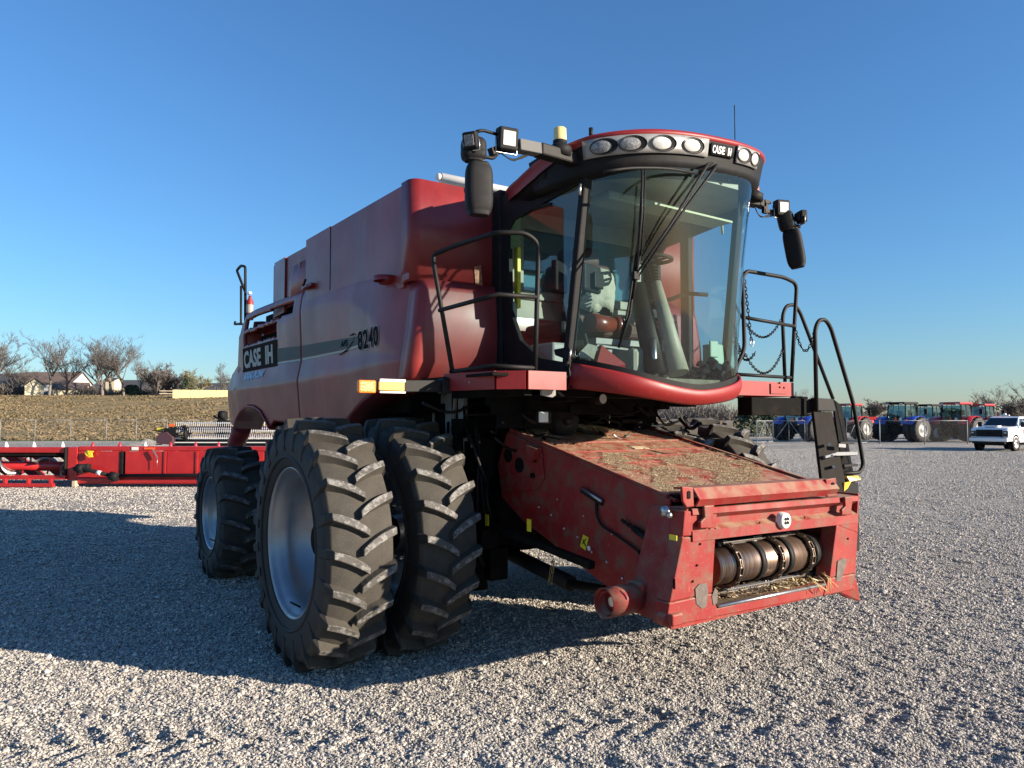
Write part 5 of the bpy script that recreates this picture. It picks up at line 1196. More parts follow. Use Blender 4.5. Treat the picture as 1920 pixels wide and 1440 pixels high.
# ---------------- cab interior
it = cab
st = part(MB().box((-.02, -.92, 2.62), (.50, .50, .14)).box((-.02, -.68, 2.95), (.48, .14, .62)).box((-.02, -.66, 3.32), (.28, .10, .18)), 'seat', M['darkseat'], it, bevel=.05, segs=3)
rows = [[Vector((-.02+.27*math.cos(R(a))*(1+.04*math.sin(a*.25+z*9)), -.70-.13*abs(math.sin(R(a)))*(1+.25*math.sin(a*.12+z*20))+(.02 if z < 2.9 else 0), z+.03*math.sin(a*.09+1))) for a in range(-180, 181, 10)] for z in (2.84, 2.92, 3.0, 3.08, 3.16)]+[[Vector((-.02+.2*math.cos(R(a)), -.70-.06*abs(math.sin(R(a))), 3.215)) for a in range(-180, 181, 10)], [Vector((-.02, -.70, 3.22))]*37]
part(MB().grid(rows), 'seat_cover', M['cloth'], st, solid=.006)
part(MB().box((-.02, -.92, 2.38), (.4, .4, .30)), 'seat_base', M['black'], it, bevel=.03)
part(MB().tube([(-.42, -1.18, 2.66), (-.14, -1.14, 2.66)], [.075, .065], 14).tube([(-.14, -1.14, 2.66), (-.08, -1.14, 2.66)], .085, 14), 'armrest', M['leather'], it); part(MB().tube([(.22, -1.12, 2.66), (.34, -1.12, 2.66)], .06, 14), 'armrest', M['leather'], it)
part(MB().box((.0, -1.0, 2.52), (.7, .35, .05)).box((-.05, -1.15, 2.44), (.6, .08, .03)).tube([(-.5, -1.35, 2.46), (.1, -1.3, 2.44)], .012, 8), 'seat_mechanism', M['zinc'], it, bevel=.008)
part(MB().tube([(-.02, -1.48, 2.52), (-.02, -1.5, 2.22)], .022, 8).tube([(.08, -1.48, 2.52), (.08, -1.5, 2.22)], .022, 8), 'pedal', M['steel'], it)
part(MB().box((.05, -1.25, 2.33), (.42, .3, .26)), 'footwell_box', M['beige'], it, bevel=.04)
# steering column
cA = on(1272, 700, y=-1.60); cB = on(1226, 512, y=-1.30)
part(MB().tube([cA, cA.lerp(cB, .45), cA.lerp(cB, .9)], [.085, .062, .040], 18), 'steering_column', M['beige'], it)
part(MB().tube([cA.lerp(cB, t) for t in (0, .9)], [.10, .07], 16), 'column_shade', M['blacksat'], it, loc=(-.10, .12, -.02))  # dark tube stands in for the shade on the column's left side
bl = MB()
for k in range(7): bl.lathe([(-.008, .030), (0, .042), (.008, .030)], cA.lerp(cB, .90+k*.035), 'z', 14)
part(bl, 'bellows', M['black'], it)
wc = on(1222, 486, y=-1.22); tv = MB(); ring = []
nrm = Vector((.04, -.02, .98)).normalized(); u = nrm.orthogonal().normalized(); v = nrm.cross(u)
for k in range(32): a = 2*math.pi*k/32; ring.append(wc+(u*math.cos(a)+v*math.sin(a))*.165)
tv.tube(ring, .017, 8, closed=True)
for k in (0, 11, 21): tv.tube([wc-nrm*.03, ring[k]], .012, 6)
tv.sphere(wc-nrm*.03, .04, 10); part(tv, 'steering_wheel', M['black'], it)
# monitors on the right side post
mon = part(MB().box((-.62, -1.05, 3.02), (.22, .05, .24), (0, 0, .5)), 'monitor', M['black'], it, bevel=.012); mon2 = part(MB().box((-.44, -1.22, 3.00), (.27, .05, .22), (0, 0, .35)), 'monitor', M['black'], it, bevel=.02)
part(MB().box((-.40, -1.26, 2.98), (.14, .03, .12), (0, 0, .35)), 'monitor_bracket', M['blacksat'], mon2, bevel=.008)
part(MB().tube(smooth_path([(-.46, -1.18, 2.92), (-.50, -1.1, 2.78), (-.42, -1.15, 2.5), (-.45, -1.2, 2.3)], .1), .018, 8), 'monitor_arm', M['black'], it)
part(MB().box((-.64, -.98, 2.36), (.24, .32, .26)), 'cool_box', M['grey'], it, bevel=.02); part(MB().box((-.54, -.86, 2.62), (.22, .5, .10)), 'console', M['blacksat'], it, bevel=.03)
part(MB().slab([(-.74, -1.40, 2.36), (-.62, -1.46, 2.34), (-.58, -1.46, 2.44), (-.64, -1.42, 2.46)], (0, .01, 0)), 'paper_tag', M['cloth'], it)
part(MB().slab([(-.70, -1.56, 2.24), (-.50, -1.66, 2.24), (-.47, -1.64, 2.30), (-.62, -1.55, 2.44)], (0, .03, 0)), 'red_reflection', M['red'], it)  # red triangle modelled as a piece to imitate a reflection in the glass
part(MB().box((-.78, -.70, 3.05), (.03, .05, .5)), 'yellow_tape_strip', M['yellowst'], it); part(MB().box((-.852, -.78, 3.42), (.004, .14, .28)), 'warning_decal', mat('green_decal', (.10, .16, .05), .6), it)
part(MB().box((-.15, -1.5, 3.55), (.9, .22, .07)), 'overhead_console', M['beige'], it, bevel=.02); part(MB().bar((-.42, -1.8, 3.44), (.45, -1.78, 3.44), .20, .015).tube([(.42, -1.8, 3.44), (.55, -1.7, 3.40)], .01, 6), 'sun_visor', mat('visor_cloth', (.42, .42, .28), .7), it)
part(MB().tube(smooth_path([(.25, -1.0, 2.9), (.5, -1.15, 2.92), (.6, -1.25, 2.98), (.82, -1.3, 2.98)], .1), .018, 8).box((.36, -1.05, 2.80), (.22, .14, .07)), 'armrest_lever', M['black'], it)
part(MB().box((.78, -1.1, 3.0), (.06, .10, 1.5)), 'door_post', M['black'], it, bevel=.01)
part(MB().box((.62, -.86, 2.52), (.26, .34, .5)), 'trainer_seat', M['red'], it, bevel=.06)
rs = random.Random(9); jb = MB()
for k in range(26): a = Vector((rs.uniform(.45, .78), rs.uniform(-1.6, -1.4), rs.uniform(2.2, 2.36))); jb.box(a, (rs.uniform(.02, .1), rs.uniform(.02, .08), rs.uniform(.02, .07)), (rs.random(), rs.random(), rs.random()))
part(jb, 'floor_litter', M['black'], it); part(MB().box((.76, -1.5, 2.27), (.16, .08, .07), (.3, .4, .2)).box((.70, -1.53, 2.33), (.10, .06, .05), (.5, .1, .6)), 'mint_rag', M['bluegreen'], it, bevel=.01)
part(MB().box((.75, -1.42, 2.42), (.14, .12, .22)).box((.66, -1.5, 2.48), (.1, .02, .14)), 'side_controller', M['bluegreen'], it, bevel=.02)
part(MB().bar((-.84, -1.25, 3.52), (-.84, -.98, 3.54), .05, .02), 'interior_mirror', M['black'], it)
# ---------------- roof arms with beacons, lights and mirrors
def sqlight(c, fwd, s=.105, parent=cb, lensm='lens', br=True):
    f = Vector(fwd).normalized(); x = f.cross(Vector((0, 0, 1))).normalized(); up = x.cross(f); MR = Matrix((x, f, up)).transposed(); c = Vector(c)
    o = part(MB().box(c, (s, s*.6, s*1.08), MR).box(c-f*s*.38, (s*.7, s*.35, s*.75), MR), 'square_work_light', M['black'], parent, bevel=.014, segs=3)
    part(MB().box(c+f*s*.32, (s*.66, s*.04, s*.70), MR), 'lens', M[lensm], o, bevel=.012)
    if br: part(MB().tube([c-x*s*.55, c-x*s*.55-up*s*.65, c+x*s*.55-up*s*.65, c+x*s*.55], .006, 6), 'bracket', M['steel'], o)
    return o
ra = empty('mirror_arm'); ra.parent = cb
A0, A1, A2 = on(1062, 292, y=-1.62), on(1008, 281, y=-1.66), on(915, 268, y=-1.70)
part(MB().bar(A0+Vector((.12, 0, -.02)), A1, .10, .085), 'arm', M['blacksat'], ra, bevel=.012); part(MB().bar(A1, on(968, 273, y=-1.68), .09, .075), 'arm_sleeve', M['sleeve'], ra, bevel=.006)
part(MB().bar(on(968, 273, y=-1.68), on(920, 285, y=-1.70), .05, .05).tube(smooth_path([on(893, 247, y=-1.72), on(905, 244, y=-1.72), on(932, 252, y=-1.72)], .03), .011, 8).tube(smooth_path([on(885, 290, y=-1.75), on(925, 297, y=-1.74), on(931, 290, y=-1.72)], .03), .012, 8), 'arm', M['blacksat'], ra)
bc = on(1050, 287, y=-1.63); part(MB().lathe([(-.03, .001), (-.03, .075), (.03, .085), (.045, .07), (.06, .05), (.085, .05)], bc, 'z', 24), 'beacon_base', M['black'], ra); part(MB().lathe([(.085, .047), (.17, .044), (.178, .035), (.18, .001)], bc-Vector((0,0,0)), 'z', 24), 'beacon', M['amberpale'], ra)
sqlight(on(950, 262, y=-1.74), (-.15, -1, -.1), .135, ra); sqlight(on(883, 263, y=-1.78), (-.9, -.6, -.35), .095, ra, 'lensdark')
def mirror_body(c, sz, yaw, tilt_=0):
    mb = MB(); rows = []
    Mx = Matrix.Rotation(yaw, 3, 'Z')@Matrix.Rotation(tilt_, 3, 'Y')
    for k in range(13):
        t = k/12*2-1; z = t*sz[2]/2; f = (1-abs(t)**5*.32); row = []
        for j in range(25):
            a = 2*math.pi*j/24; ca, sa = math.cos(a), math.sin(a)
            x = abs(ca)**.5*math.copysign(1, ca)*sz[0]/2*f; y = abs(sa)**.75*math.copysign(1, sa)*sz[1]/2*f*(1.15 if t < -.3 else 1)
            row.append(Mx@Vector((x, y, z))+Vector(c))
        rows.append(row)
    mb.grid(rows); n = len(mb.v); mb.f.append(list(range(24))); mb.m.append(0); mb.s.append(False); mb.f.append(list(range(n-25, n-1))[::-1]); mb.m.append(0); mb.s.append(False)
    return mb
mc = on(898, 354, y=-1.78); part(mirror_body(mc, (.175, .11, .335), R(-14)), 'mirror_housing', M['black'], ra); part(mirror_body(on(888, 281, y=-1.72), (.16, .12, .15), R(-20)), 'wide_angle_mirror', M['black'], ra)
part(MB().tube([on(905, 300, y=-1.76), on(905, 312, y=-1.77)], .012, 8), 'mirror_stalk', M['steel'], ra)
cbl = MB()
for k in range(4): cbl.tube(smooth_path([on(940, 288, y=-1.72), on(955+k*3, 298+k*2, y=-1.71), on(975, 299-k*2, y=-1.69), on(992, 290, y=-1.67)], .1, 6), .004, 5)
part(cbl, 'cable', M['blacksat'], ra)
la = empty('mirror_arm'); la.parent = cb
part(MB().bar(on(1385, 372, y=-1.55), on(1420, 379, y=-1.6), .09, .09).bar(on(1420, 379, y=-1.6), on(1432, 385, y=-1.6), .07, .07), 'arm', M['blacksat'], la, bevel=.01)
part(MB().lathe([(-.03, .001), (-.03, .085), (.03, .09), (.05, .06), (.06, .001)], on(1411, 372, y=-1.6), 'z', 22), 'beacon_base', M['black'], la); part(MB().lathe([(0, .04), (.05, .045), (.052, .001)], on(1411, 362, y=-1.6), 'z', 18), 'beacon_collar', M['steel'], la); part(MB().lathe([(0, .055), (.05, .052), (.065, .03), (.067, .001)], on(1411, 359, y=-1.6), 'z', 18), 'beacon', M['amber'], la)
part(MB().bar(on(1432, 378, y=-1.62), on(1442, 380, y=-1.62), .04, .03).bar(on(1432, 395, y=-1.62), on(1448, 398, y=-1.62), .04, .03).bar(on(1434, 376, y=-1.62), on(1434, 400, y=-1.62), .03, .05).tube(smooth_path([on(1462, 405, y=-1.68), on(1475, 416, y=-1.72), on(1500, 426, y=-1.76)], .05), .013, 8), 'arm', M['blacksat'], la)
sqlight(on(1465, 391, y=-1.68), (-.35, -1, 0), .13, la); sqlight(on(1503, 407, y=-1.8), (.8, -.4, 0), .10, la, 'lensdark')
part(mirror_body(on(1489, 465, y=-1.74), (.16, .09, .36), R(-60), R(-9)), 'mirror_housing', M['black'], la); part(mirror_body(on(1474, 415, y=-1.70), (.14, .11, .17), R(-50), R(-12)), 'wide_angle_mirror', M['black'], la)
cbl = MB()
for k in range(3): cbl.tube(smooth_path([on(1415, 388, y=-1.6), on(1422+k*2, 404+k*3, y=-1.62), on(1440, 408-k*3, y=-1.63), on(1458, 402, y=-1.66)], .1, 6), .004, 5)
part(cbl, 'cable', M['blacksat'], la)
# ---------------- right platform with rails
rp = empty('platform'); rp.parent = cb
zt_, zb_ = 2.225, 2.10
def beam(pts, name='edge_beam', m=None, parent=None, t=.03):
    for (xa, ya), (xb, yb) in zip(pts, pts[1:]):
        nx, ny_ = yb-ya, -(xb-xa); L = math.hypot(nx, ny_); nx, ny_ = nx/L*t, ny_/L*t
        part(MB().slab([(xa, ya, zb_), (xb, yb, zb_), (xb, yb, zt_), (xa, ya, zt_)], (-nx, -ny_, 0)), name, m or M['red'], parent)
beam([(-1.56, -.92), (-1.45, -1.42), (-1.31, -1.56), (-.985, -1.56)][::-1], parent=rp)
part(MB().box((-1.22, -.98, 2.20), (.64, 1.04, .02)), 'deck', M['dark'], rp); part(MB().box((-1.25, -1.0, 2.11), (.06, 1.0, .10)).bar((-1.5, -.5, 2.15), (-.9, -.5, 2.15), .06, .08), 'deck_support', M['dark'], rp)
for px, py in ((1004, 714), (1004, 720), (880, 717), (1012, 707)): part(MB().sphere(on(px, py, y=-1.565) if px > 980 else on(px, py, x=-1.53), .007, 8), 'bolt', M['steel'], rp)
part(MB().add([Vector(v) for v in ((-1.10, -1.563, 2.115), (-1.005, -1.563, 2.115), (-1.005, -1.563, 2.21), (-1.10, -1.563, 2.21))], [(0, 1, 2, 3)]), 'cover_plate', M['red'], rp, solid=.004)
hr = MB(); Yh = -1.53
hr.tube(smooth_path([on(850, 706, x=-1.52), on(814, 500, x=-1.56), on(812, 478, x=-1.55), on(850, 462, x=-1.50), on(930, 436, y=-1.45), on(985, 436, y=Yh), on(1010, 456, y=Yh), on(1007, 560, y=Yh), on(1003, 700, y=Yh)], .09, 6), .0175, 10)
hr.tube([on(824, 582, x=-1.545), on(905, 560, y=-1.40), on(935, 552, y=-1.47), on(1006, 557, y=Yh)], .016, 10).tube([on(845, 697, x=-1.52), on(925, 686, y=-1.42), on(1003, 690, y=Yh)], .016, 10)
part(hr, 'handrail', M['blacksat'], rp)
# marker arm with amber reflector
ma = empty('marker_arm'); ma.parent = cb
pa, pb_ = on(834, 724, y=-.95), on(708, 724, y=-.95)
part(MB().bar(pa, pb_, .03, .085).box(on(833, 724, y=-.95), (.07, .08, .11)).tube([on(833, 706, y=-.95), on(833, 742, y=-.95)], .018, 8), 'arm', M['blacksat'], ma, bevel=.01)
part(MB().box(on(736, 713.5, y=-.98), (.19, .02, .018)).box(on(736, 735.5, y=-.98), (.19, .02, .012)), 'guard_strip', M['white'], ma); part(MB().box(on(734, 724, y=-.985), (.185, .02, .058)), 'reflective_strip', M['yellow'], ma); part(MB().box(on(687, 725, y=-.97), (.128, .045, .088)), 'amber_lens', M['amber'], ma, bevel=.012)
# ---------------- left platform, ladder, rails and chains
lp = empty('platform'); lp.parent = cb
beam([(.90, -1.55), (1.30, -1.55), (1.66, -1.56), (1.70, -1.50), (1.70, -.6)], parent=lp)
part(MB().box((1.27, -1.0, 2.20), (.8, 1.0, .02)), 'deck', M['dark'], lp)
part(MB().add([Vector(v) for v in ((1.33, -1.563, 2.12), (1.55, -1.563, 2.12), (1.55, -1.563, 2.21), (1.33, -1.563, 2.21))], [(0, 1, 2, 3)]), 'cover_plate', M['red'], lp, solid=.004)
for px, py in ((1381, 719), (1381, 728), (1470, 727), (1462, 718), (1462, 726)): part(MB().sphere(on(px, py, y=-1.565), .009, 8), 'bolt', M['blacksat'], lp)
YL = -1.50
hl = MB(); hl.tube(smooth_path([on(1379, 712, y=YL), on(1380, 690, y=YL), on(1396, 655, y=YL), on(1392, 520, y=YL), on(1400, 508, y=YL), on(1470, 520, y=YL), on(1494, 532, y=YL), on(1490, 600, y=YL), on(1484, 716, y=YL)], .07, 6), .0175, 10)
hl.tube([on(1395, 595, y=YL), on(1440, 603, y=YL), on(1491, 612, y=YL)], .016, 8).tube([on(1385, 702, y=YL), on(1483, 708, y=YL)], .015, 8)
part(hl, 'handrail', M['blacksat'], lp)
h2 = MB(); h2.tube([on(1376, 555, y=-1.0), on(1381, 712, y=-1.0)], .016, 8).sphere(on(1376, 556, y=-1.0), .026, 10).tube([on(1357, 640, y=-1.2), on(1366, 712, y=-1.2)], .012, 8); part(h2, 'rail_post', M['blacksat'], lp)
h3 = MB(); h3.tube(smooth_path([on(1472, 716, y=-1.2), on(1467, 592, y=-1.2), on(1474, 573, y=-1.2), on(1490, 571, y=-1.2), on(1500, 585, y=-1.2), on(1562, 748, y=-1.2)], .08, 6), .0175, 10); part(h3, 'ladder_handrail', M['blacksat'], lp)
ld = empty('ladder'); ld.parent = cb
h4 = MB(); YD = -1.72
h4.tube(smooth_path([on(1531, 778, y=YD), on(1528, 618, y=YD), on(1535, 600, y=YD), on(1548, 599, y=YD), on(1558, 615, y=YD), on(1601, 760, y=YD), on(1619, 872, y=YD), on(1612, 886, y=YD), on(1578, 888, y=YD)], .09, 6), .0185, 10); part(h4, 'ladder_handrail', M['blacksat'], ld)
part(MB().bar(on(1396, 762, y=-1.50), on(1500, 763, y=-1.55), .16, .155).bar(on(1486, 761, y=-1.58), on(1510, 762, y=-1.58), .06, .175), 'support_beam', M['dark'], ld, bevel=.006)
part(MB().slab([on(1508, 748, y=-1.62), on(1530, 748, y=-1.66), on(1530, 778, y=-1.66), on(1508, 776, y=-1.62)], (0, .1, 0)).slab([on(1531, 746, y=-1.70), on(1562, 748, y=-1.70), on(1568, 771, y=-1.70), on(1531, 770, y=-1.70)], (0, .06, 0)), 'hinge_block', M['blacksat'], ld, bevel=.005)
A, B, C_, D_ = on(1526, 772, y=-1.75), on(1560, 773, y=-1.75), on(1590, 930, y=-1.88), on(1545, 930, y=-1.88)
part(MB().slab([A, B, C_, D_], (0, .03, 0)), 'stringer', mat('scuffed_black_steel', (.016, .014, .012), .85, spec=.15, nz=(9, (.026, .022, .018), .45, .8)), ld, bevel=.004)
part(MB().slab([on(1562, 748, y=-1.62), on(1578, 760, y=-1.52), on(1609, 935, y=-1.62), on(1588, 935, y=-1.78)], (.02, .03, 0)), 'stringer', M['dark'], ld)
part(MB().slab([on(1580, 905, y=-1.85), on(1609, 905, y=-1.75), on(1612, 1030, y=-1.75), on(1600, 1040, y=-1.85)], (.02, .03, 0)), 'stringer', M['blacksat'], ld)
for k, (px, py) in enumerate(((1570, 830), (1574, 852), (1577, 872), (1580, 900))):
    part(MB().box(on(px+4, py, y=-1.72), (.22, .16, .022)), 'tread_step', M['blacksat'], ld, bevel=.004)
    part(MB().tube([on(px-14, py+3, y=-1.90), on(px-14, py+3, y=-1.84)], .014, 8), 'bolt', M['steel'], ld)
part(MB().bar(on(1546, 857, y=-1.9), on(1566, 851, y=-1.86), .02, .02).bar(on(1566, 851, y=-1.86), on(1606, 850, y=-1.8), .02, .03).bar(on(1571, 835, y=-1.88), on(1584, 836, y=-1.88), .02, .03), 'latch_arm', M['zinc'], ld)
part(MB().slab([on(1588, 893, y=-1.82), on(1609, 892, y=-1.84), on(1614, 899, y=-1.86), on(1594, 903, y=-1.84)], (0, .02, 0)).slab([on(1584, 905, y=-1.88), on(1596, 903, y=-1.88), on(1590, 915, y=-1.88), on(1583, 921, y=-1.88)], (0, .015, 0)), 'yellow_latch', M['yellow'], ld)
def chain(a, b, sag, parent, name='chain'):
    a, b = Vector(a), Vector(b); n0 = 60; P = [a.lerp(b, t/n0)-Vector((0, 0, sag*4*(t/n0)*(1-t/n0))) for t in range(n0+1)]
    L = [0]
    for p, q in zip(P, P[1:]): L.append(L[-1]+(q-p).length)
    n = max(4, int(L[-1]/.030)); mb = MB()
    def at_(s):
        for k in range(len(P)-1):
            if L[k+1] >= s: return P[k].lerp(P[k+1], (s-L[k])/max(1e-6, L[k+1]-L[k]))
        return P[-1]
    for k in range(n):
        c = at_(L[-1]*(k+.5)/n); d = (at_(min(L[-1], L[-1]*(k+1)/n))-at_(L[-1]*k/n)).normalized(); s1 = d.orthogonal().normalized(); s2 = d.cross(s1)
        sv = s1 if k % 2 else s2
        mb.tube([c+d*math.cos(t)*.021+sv*math.sin(t)*.011 for t in [2*math.pi*j/8 for j in range(8)]], .0042, 4, closed=True)
    return part(mb, name, M['blacksat'], parent)
chain(on(1377, 566, y=-1.0), on(1394, 600, y=-1.4), .01, lp); chain(on(1394, 600, y=-1.45), on(1464, 600, y=-1.2), .16, lp); chain(on(1377, 625, y=-1.0), on(1396, 668, y=-1.4), .03, lp); chain(on(1393, 655, y=-1.45), on(1468, 655, y=-1.2), .22, lp)
chain(on(1396, 525, y=YL), on(1409, 640, y=YL), .0, lp); chain(on(1376, 640, y=-1.0), on(1416, 660, y=-1.45), .12, lp); chain(on(1492, 620, y=-1.45), on(1527, 622, y=-1.7), .18, lp)
part(MB().tube([on(1409, 636, y=YL), on(1406, 646, y=YL), on(1411, 650, y=YL), on(1414, 642, y=YL), on(1409, 636, y=YL)], .004, 5), 'snap_hook', M['steel'], lp)
# ---------------- feeder house
fd = empty('feeder_house'); fd.parent = cb
W_ = .80
SP = [(-.44, 1.50), (-.60, 1.80), (-2.38, 1.40), (-2.38, .60), (-1.92, .70), (-1.55, .87), (-.84, 1.07), (-.50, 1.25)]
for sx in (-1, 1): part(MB().slab([(sx*W_, y, z) for y, z in SP], (-sx*.02, 0, 0)), 'side_plate', M['redfeed'], fd, bevel=.006)
part(MB().slab([(-W_+.022, -.60, 1.80), (W_-.022, -.60, 1.80), (W_-.022, -1.02, 1.713), (-W_+.022, -1.02, 1.713)], (0, 0, -.02)), 'top_plate', M['redfeed'], fd, bevel=.005)
part(MB().slab([(-W_+.022, -1.03, 1.705), (W_-.022, -1.03, 1.705), (W_-.022, -1.66, 1.563), (-W_+.022, -1.66, 1.563)], (0, 0, -.02)), 'top_plate', M['redfeed'], fd, bevel=.005)
part(MB().slab([(-W_+.022, -1.67, 1.566), (W_-.022, -1.67, 1.566), (W_-.022, -2.40, 1.40), (-W_+.022, -2.40, 1.40)], (0, 0, -.02)), 'top_plate', M['redfeed'], fd, bevel=.005)
for sx in (-1, 1): part(MB().bar((sx*(W_-.01), -.62, 1.812), (sx*(W_-.01), -2.36, 1.418), .03, .022), 'edge_flange', M['redfeed'], fd, bevel=.004)
part(MB().slab([(-W_+.02, -1.92, .70), (W_-.02, -1.92, .70), (W_-.02, -.84, 1.07), (-W_+.02, -.84, 1.07)], (0, 0, .02)).slab([(-W_+.02, -2.38, .60), (W_-.02, -2.38, .60), (W_-.02, -1.92, .70), (-W_+.02, -1.92, .70)], (0, 0, .02)), 'bottom_plate', M['redfeed'], fd)
# reinforced cheek with holes at the rear
part(MB().slab([(-W_-.004, y, z) for y, z in ((-.46, 1.52), (-.60, 1.785), (-1.06, 1.68), (-1.10, 1.45), (-1.02, 1.36), (-.62, 1.30))], (-.012, 0, 0)), 'cheek_plate', M['redfeed'], fd, bevel=.004)
for y, z, r_ in ((-.62, 1.60, .055), (-.78, 1.53, .058)): part(MB().lathe([(-.012, r_*1.05), (-.022, r_), (-.018, r_*.82), (-.016, .001)], (-W_, y, z), 'x', 20), 'shaft_hole', M['dark'], fd)
part(MB().slab([(-W_-.018, y, z) for y, z in ((-.93, 1.70), (-1.08, 1.67), (-.99, 1.56))], (-.05, 0, 0)), 'lift_ear', M['redfeed'], fd, bevel=.004)
for y, z in ((-.99, 1.58), (-.97, 1.46)): part(MB().lathe([(-.03, .001), (-.03, .02), (0, .02)], (-W_-.01, y, z), 'x', 10), 'bolt', M['dark'], fd)
for k in range(8): part(MB().sphere((-W_-.003, -1.02-k*.155, 1.22-k*.063+(.02 if k % 2 else 0)), .010, 8), 'bolt', M['steel'], fd)
for k in range(4): part(MB().sphere((-W_-.003, -1.25-k*.3, 1.30-k*.09), .007, 8), 'bolt', M['steel'], fd)
part(MB().bar(on(1090, 918, x=-W_-.01), on(1130, 943, x=-W_-.01), .02, .04), 'slot_plate', M['black'], fd); part(MB().tube([on(1092, 916, x=-W_-.03), on(1128, 940, x=-W_-.03)], .010, 8), 'adjuster_rod', M['steel'], fd)
part(MB().tube(smooth_path([on(1118, 938, x=-W_-.01), on(1118, 965, x=-W_-.02), on(1127, 985, x=-W_-.02), on(1158, 1005, x=-W_-.02), on(1200, 1036, x=-W_-.02), on(1246, 1070, x=-W_-.02)], .05, 5), .010, 6), 'cable', M['blacksat'], fd)
part(MB().tube([on(1166, 975, x=-W_-.03), on(1186, 990, x=-W_-.03)], .012, 8).tube([on(1188, 990, x=-W_-.03), on(1224, 1020, x=-W_-.03)], .022, 10).tube([on(1224, 1020, x=-W_-.03), on(1250, 1034, x=-W_-.03)], .010, 8), 'spring_rod', M['blacksat'], fd)
for px, py in ((1180, 985), (1218, 1022), (1200, 1036)): part(MB().sphere(on(px, py, x=-W_-.03), .016, 8), 'clamp', M['dark'], fd)
part(MB().slab([on(1094, 1002, x=-W_-.004), on(1104, 1008, x=-W_-.004), on(1098, 1032, x=-W_-.004), on(1088, 1024, x=-W_-.004)], (-.003, 0, 0)), 'warning_sticker', M['yellowst'], fd); part(MB().lathe([(0, .001), (0, .018)], on(1104, 1028, x=-W_-.006), 'x', 14), 'round_sticker', M['white'], fd)
part(MB().bar(on(1092, 1020, x=-W_-.009), on(1099, 1010, x=-W_-.009), .004, .006).bar(on(1093, 1012, x=-W_-.009), on(1098, 1024, x=-W_-.009), .004, .006), 'pictogram', M['black'], fd)
part(MB().tube([(-.55, -1.2, 1.664), (-.35, -1.45, 1.61)], .005, 5).tube([(.0, -1.15, 1.68), (.18, -1.45, 1.615)], .005, 5).tube([(-.62, -.8, 1.765), (-.55, -.95, 1.735), (-.5, -.92, 1.74)], .005, 5), 'rod_on_top', M['blacksat'], fd)
part(MB().slab([(-.02, -1.2, 1.672), (.14, -1.2, 1.672), (.14, -1.27, 1.656), (-.02, -1.27, 1.656)], (0, 0, .003)), 'faded_sticker', M['chaff'], fd)
for t in range(3): part(MB().bar((-W_+.03, -1.30-t*.16, 1.649-t*.036), (W_-.03, -1.30-t*.16, 1.649-t*.036), .012, .008), 'pressed_rib', M['redfeed'], fd)
# round drive guard at lower right
gc = on(1160, 1126, x=-1.10)
part(MB().lathe([(-.12, .085), (.16, .085), (.16, .07), (-.10, .07), (-.10, .0)][:4], gc, 'x', 28).lathe([(-.05, .07), (-.05, .001)], gc, 'x', 24), 'driveshaft_guard', M['redfeed'], fd, solid=.006)
part(MB().tube([gc+Vector((-.06, 0, 0)), gc+Vector((.3, 0, 0))], .03, 10), 'splined_shaft', M['steel'], fd); part(MB().box(gc+Vector((.24, .0, .0)), (.24, .15, .19)), 'gearbox', M['redfeed'], fd, bevel=.02)
# ---------------- front frame of the feeder
ff = empty('header_mount_frame'); ff.parent = cb
YF = -2.54
def quad(pts, dep, name, m=None, bev=.008, parent=ff, yoff=0): 
    q = [on(px, py, y=YF+yoff) for px, py in pts]
    return part(MB().slab(q, (0, dep, 0)), name, m or M['redfeed'], parent, bevel=bev)
quad([(1284, 958), (1345, 961), (1342, 1002), (1280, 1006)], .12, 'corner_plate', yoff=-.003)
quad([(1280, 1008), (1342, 1003), (1336, 1112), (1256, 1130)], .12, 'side_post'); quad([(1255, 1131), (1336, 1113), (1338, 1122), (1345, 1140), (1340, 1160), (1250, 1175)], .12, 'corner_plate', yoff=-.003)
quad([(1572, 970), (1610, 965), (1609, 1000), (1570, 985)], .12, 'corner_plate', yoff=-.003); quad([(1570, 976), (1609, 968), (1603, 1075), (1556, 1084)], .12, 'side_post'); quad([(1553, 1085), (1603, 1076), (1600, 1106), (1545, 1117)], .12, 'corner_plate', yoff=-.003)
quad([(1345, 1140), (1545, 1095), (1600, 1092), (1603, 1106), (1250, 1175), (1252, 1160)], .10, 'lower_beam', yoff=.006)
# top: folded profile extruded across
La, Lb = on(1296, 956, y=YF), on(1606, 925, y=YF)
def channel(prof, pa, pb, name, m=None, sol=.012):
    rows = [[pa+Vector((0, dy, dz)) for dy, dz in prof], [pa.lerp(pb, .5)+Vector((0, dy, dz)) for dy, dz in prof], [pb+Vector((0, dy, dz)) for dy, dz in prof]]
    return part(MB().grid(rows, sm=False), name, m or M['redfeed'], ff, solid=sol)
P1, P2 = on(1296, 962, y=YF), on(1606, 936, y=YF)
channel([(.14, .03), (-.01, .025), (-.015, -.01), (.045, -.045), (.045, -.085), (-.01, -.11), (-.012, -.17), (.03, -.18)], P1, P2, 'upper_beam')
Q1, Q2 = on(1300, 915, y=YF-.02), on(1562, 898, y=YF-.02)
channel([(.16, -.005), (.0, 0), (-.05, -.065), (-.02, -.11), (.06, -.12)], Q1, Q2, 'top_ridge')
for pts in ([(1279, 912), (1300, 914), (1302, 950), (1288, 952), (1281, 940)], [(1549, 899), (1568, 896), (1570, 930), (1552, 932)]):
    o = quad(pts, .02, 'slotted_ear', yoff=-.045, bev=.006)
for px, py in ((1292, 928), (1562, 912)): quad([(px-3, py-6), (px, py-8), (px+3, py-6), (px+3, py+6), (px, py+8), (px-3, py+6)], .004, 'slot', M['dark'], 0, yoff=-.0495)
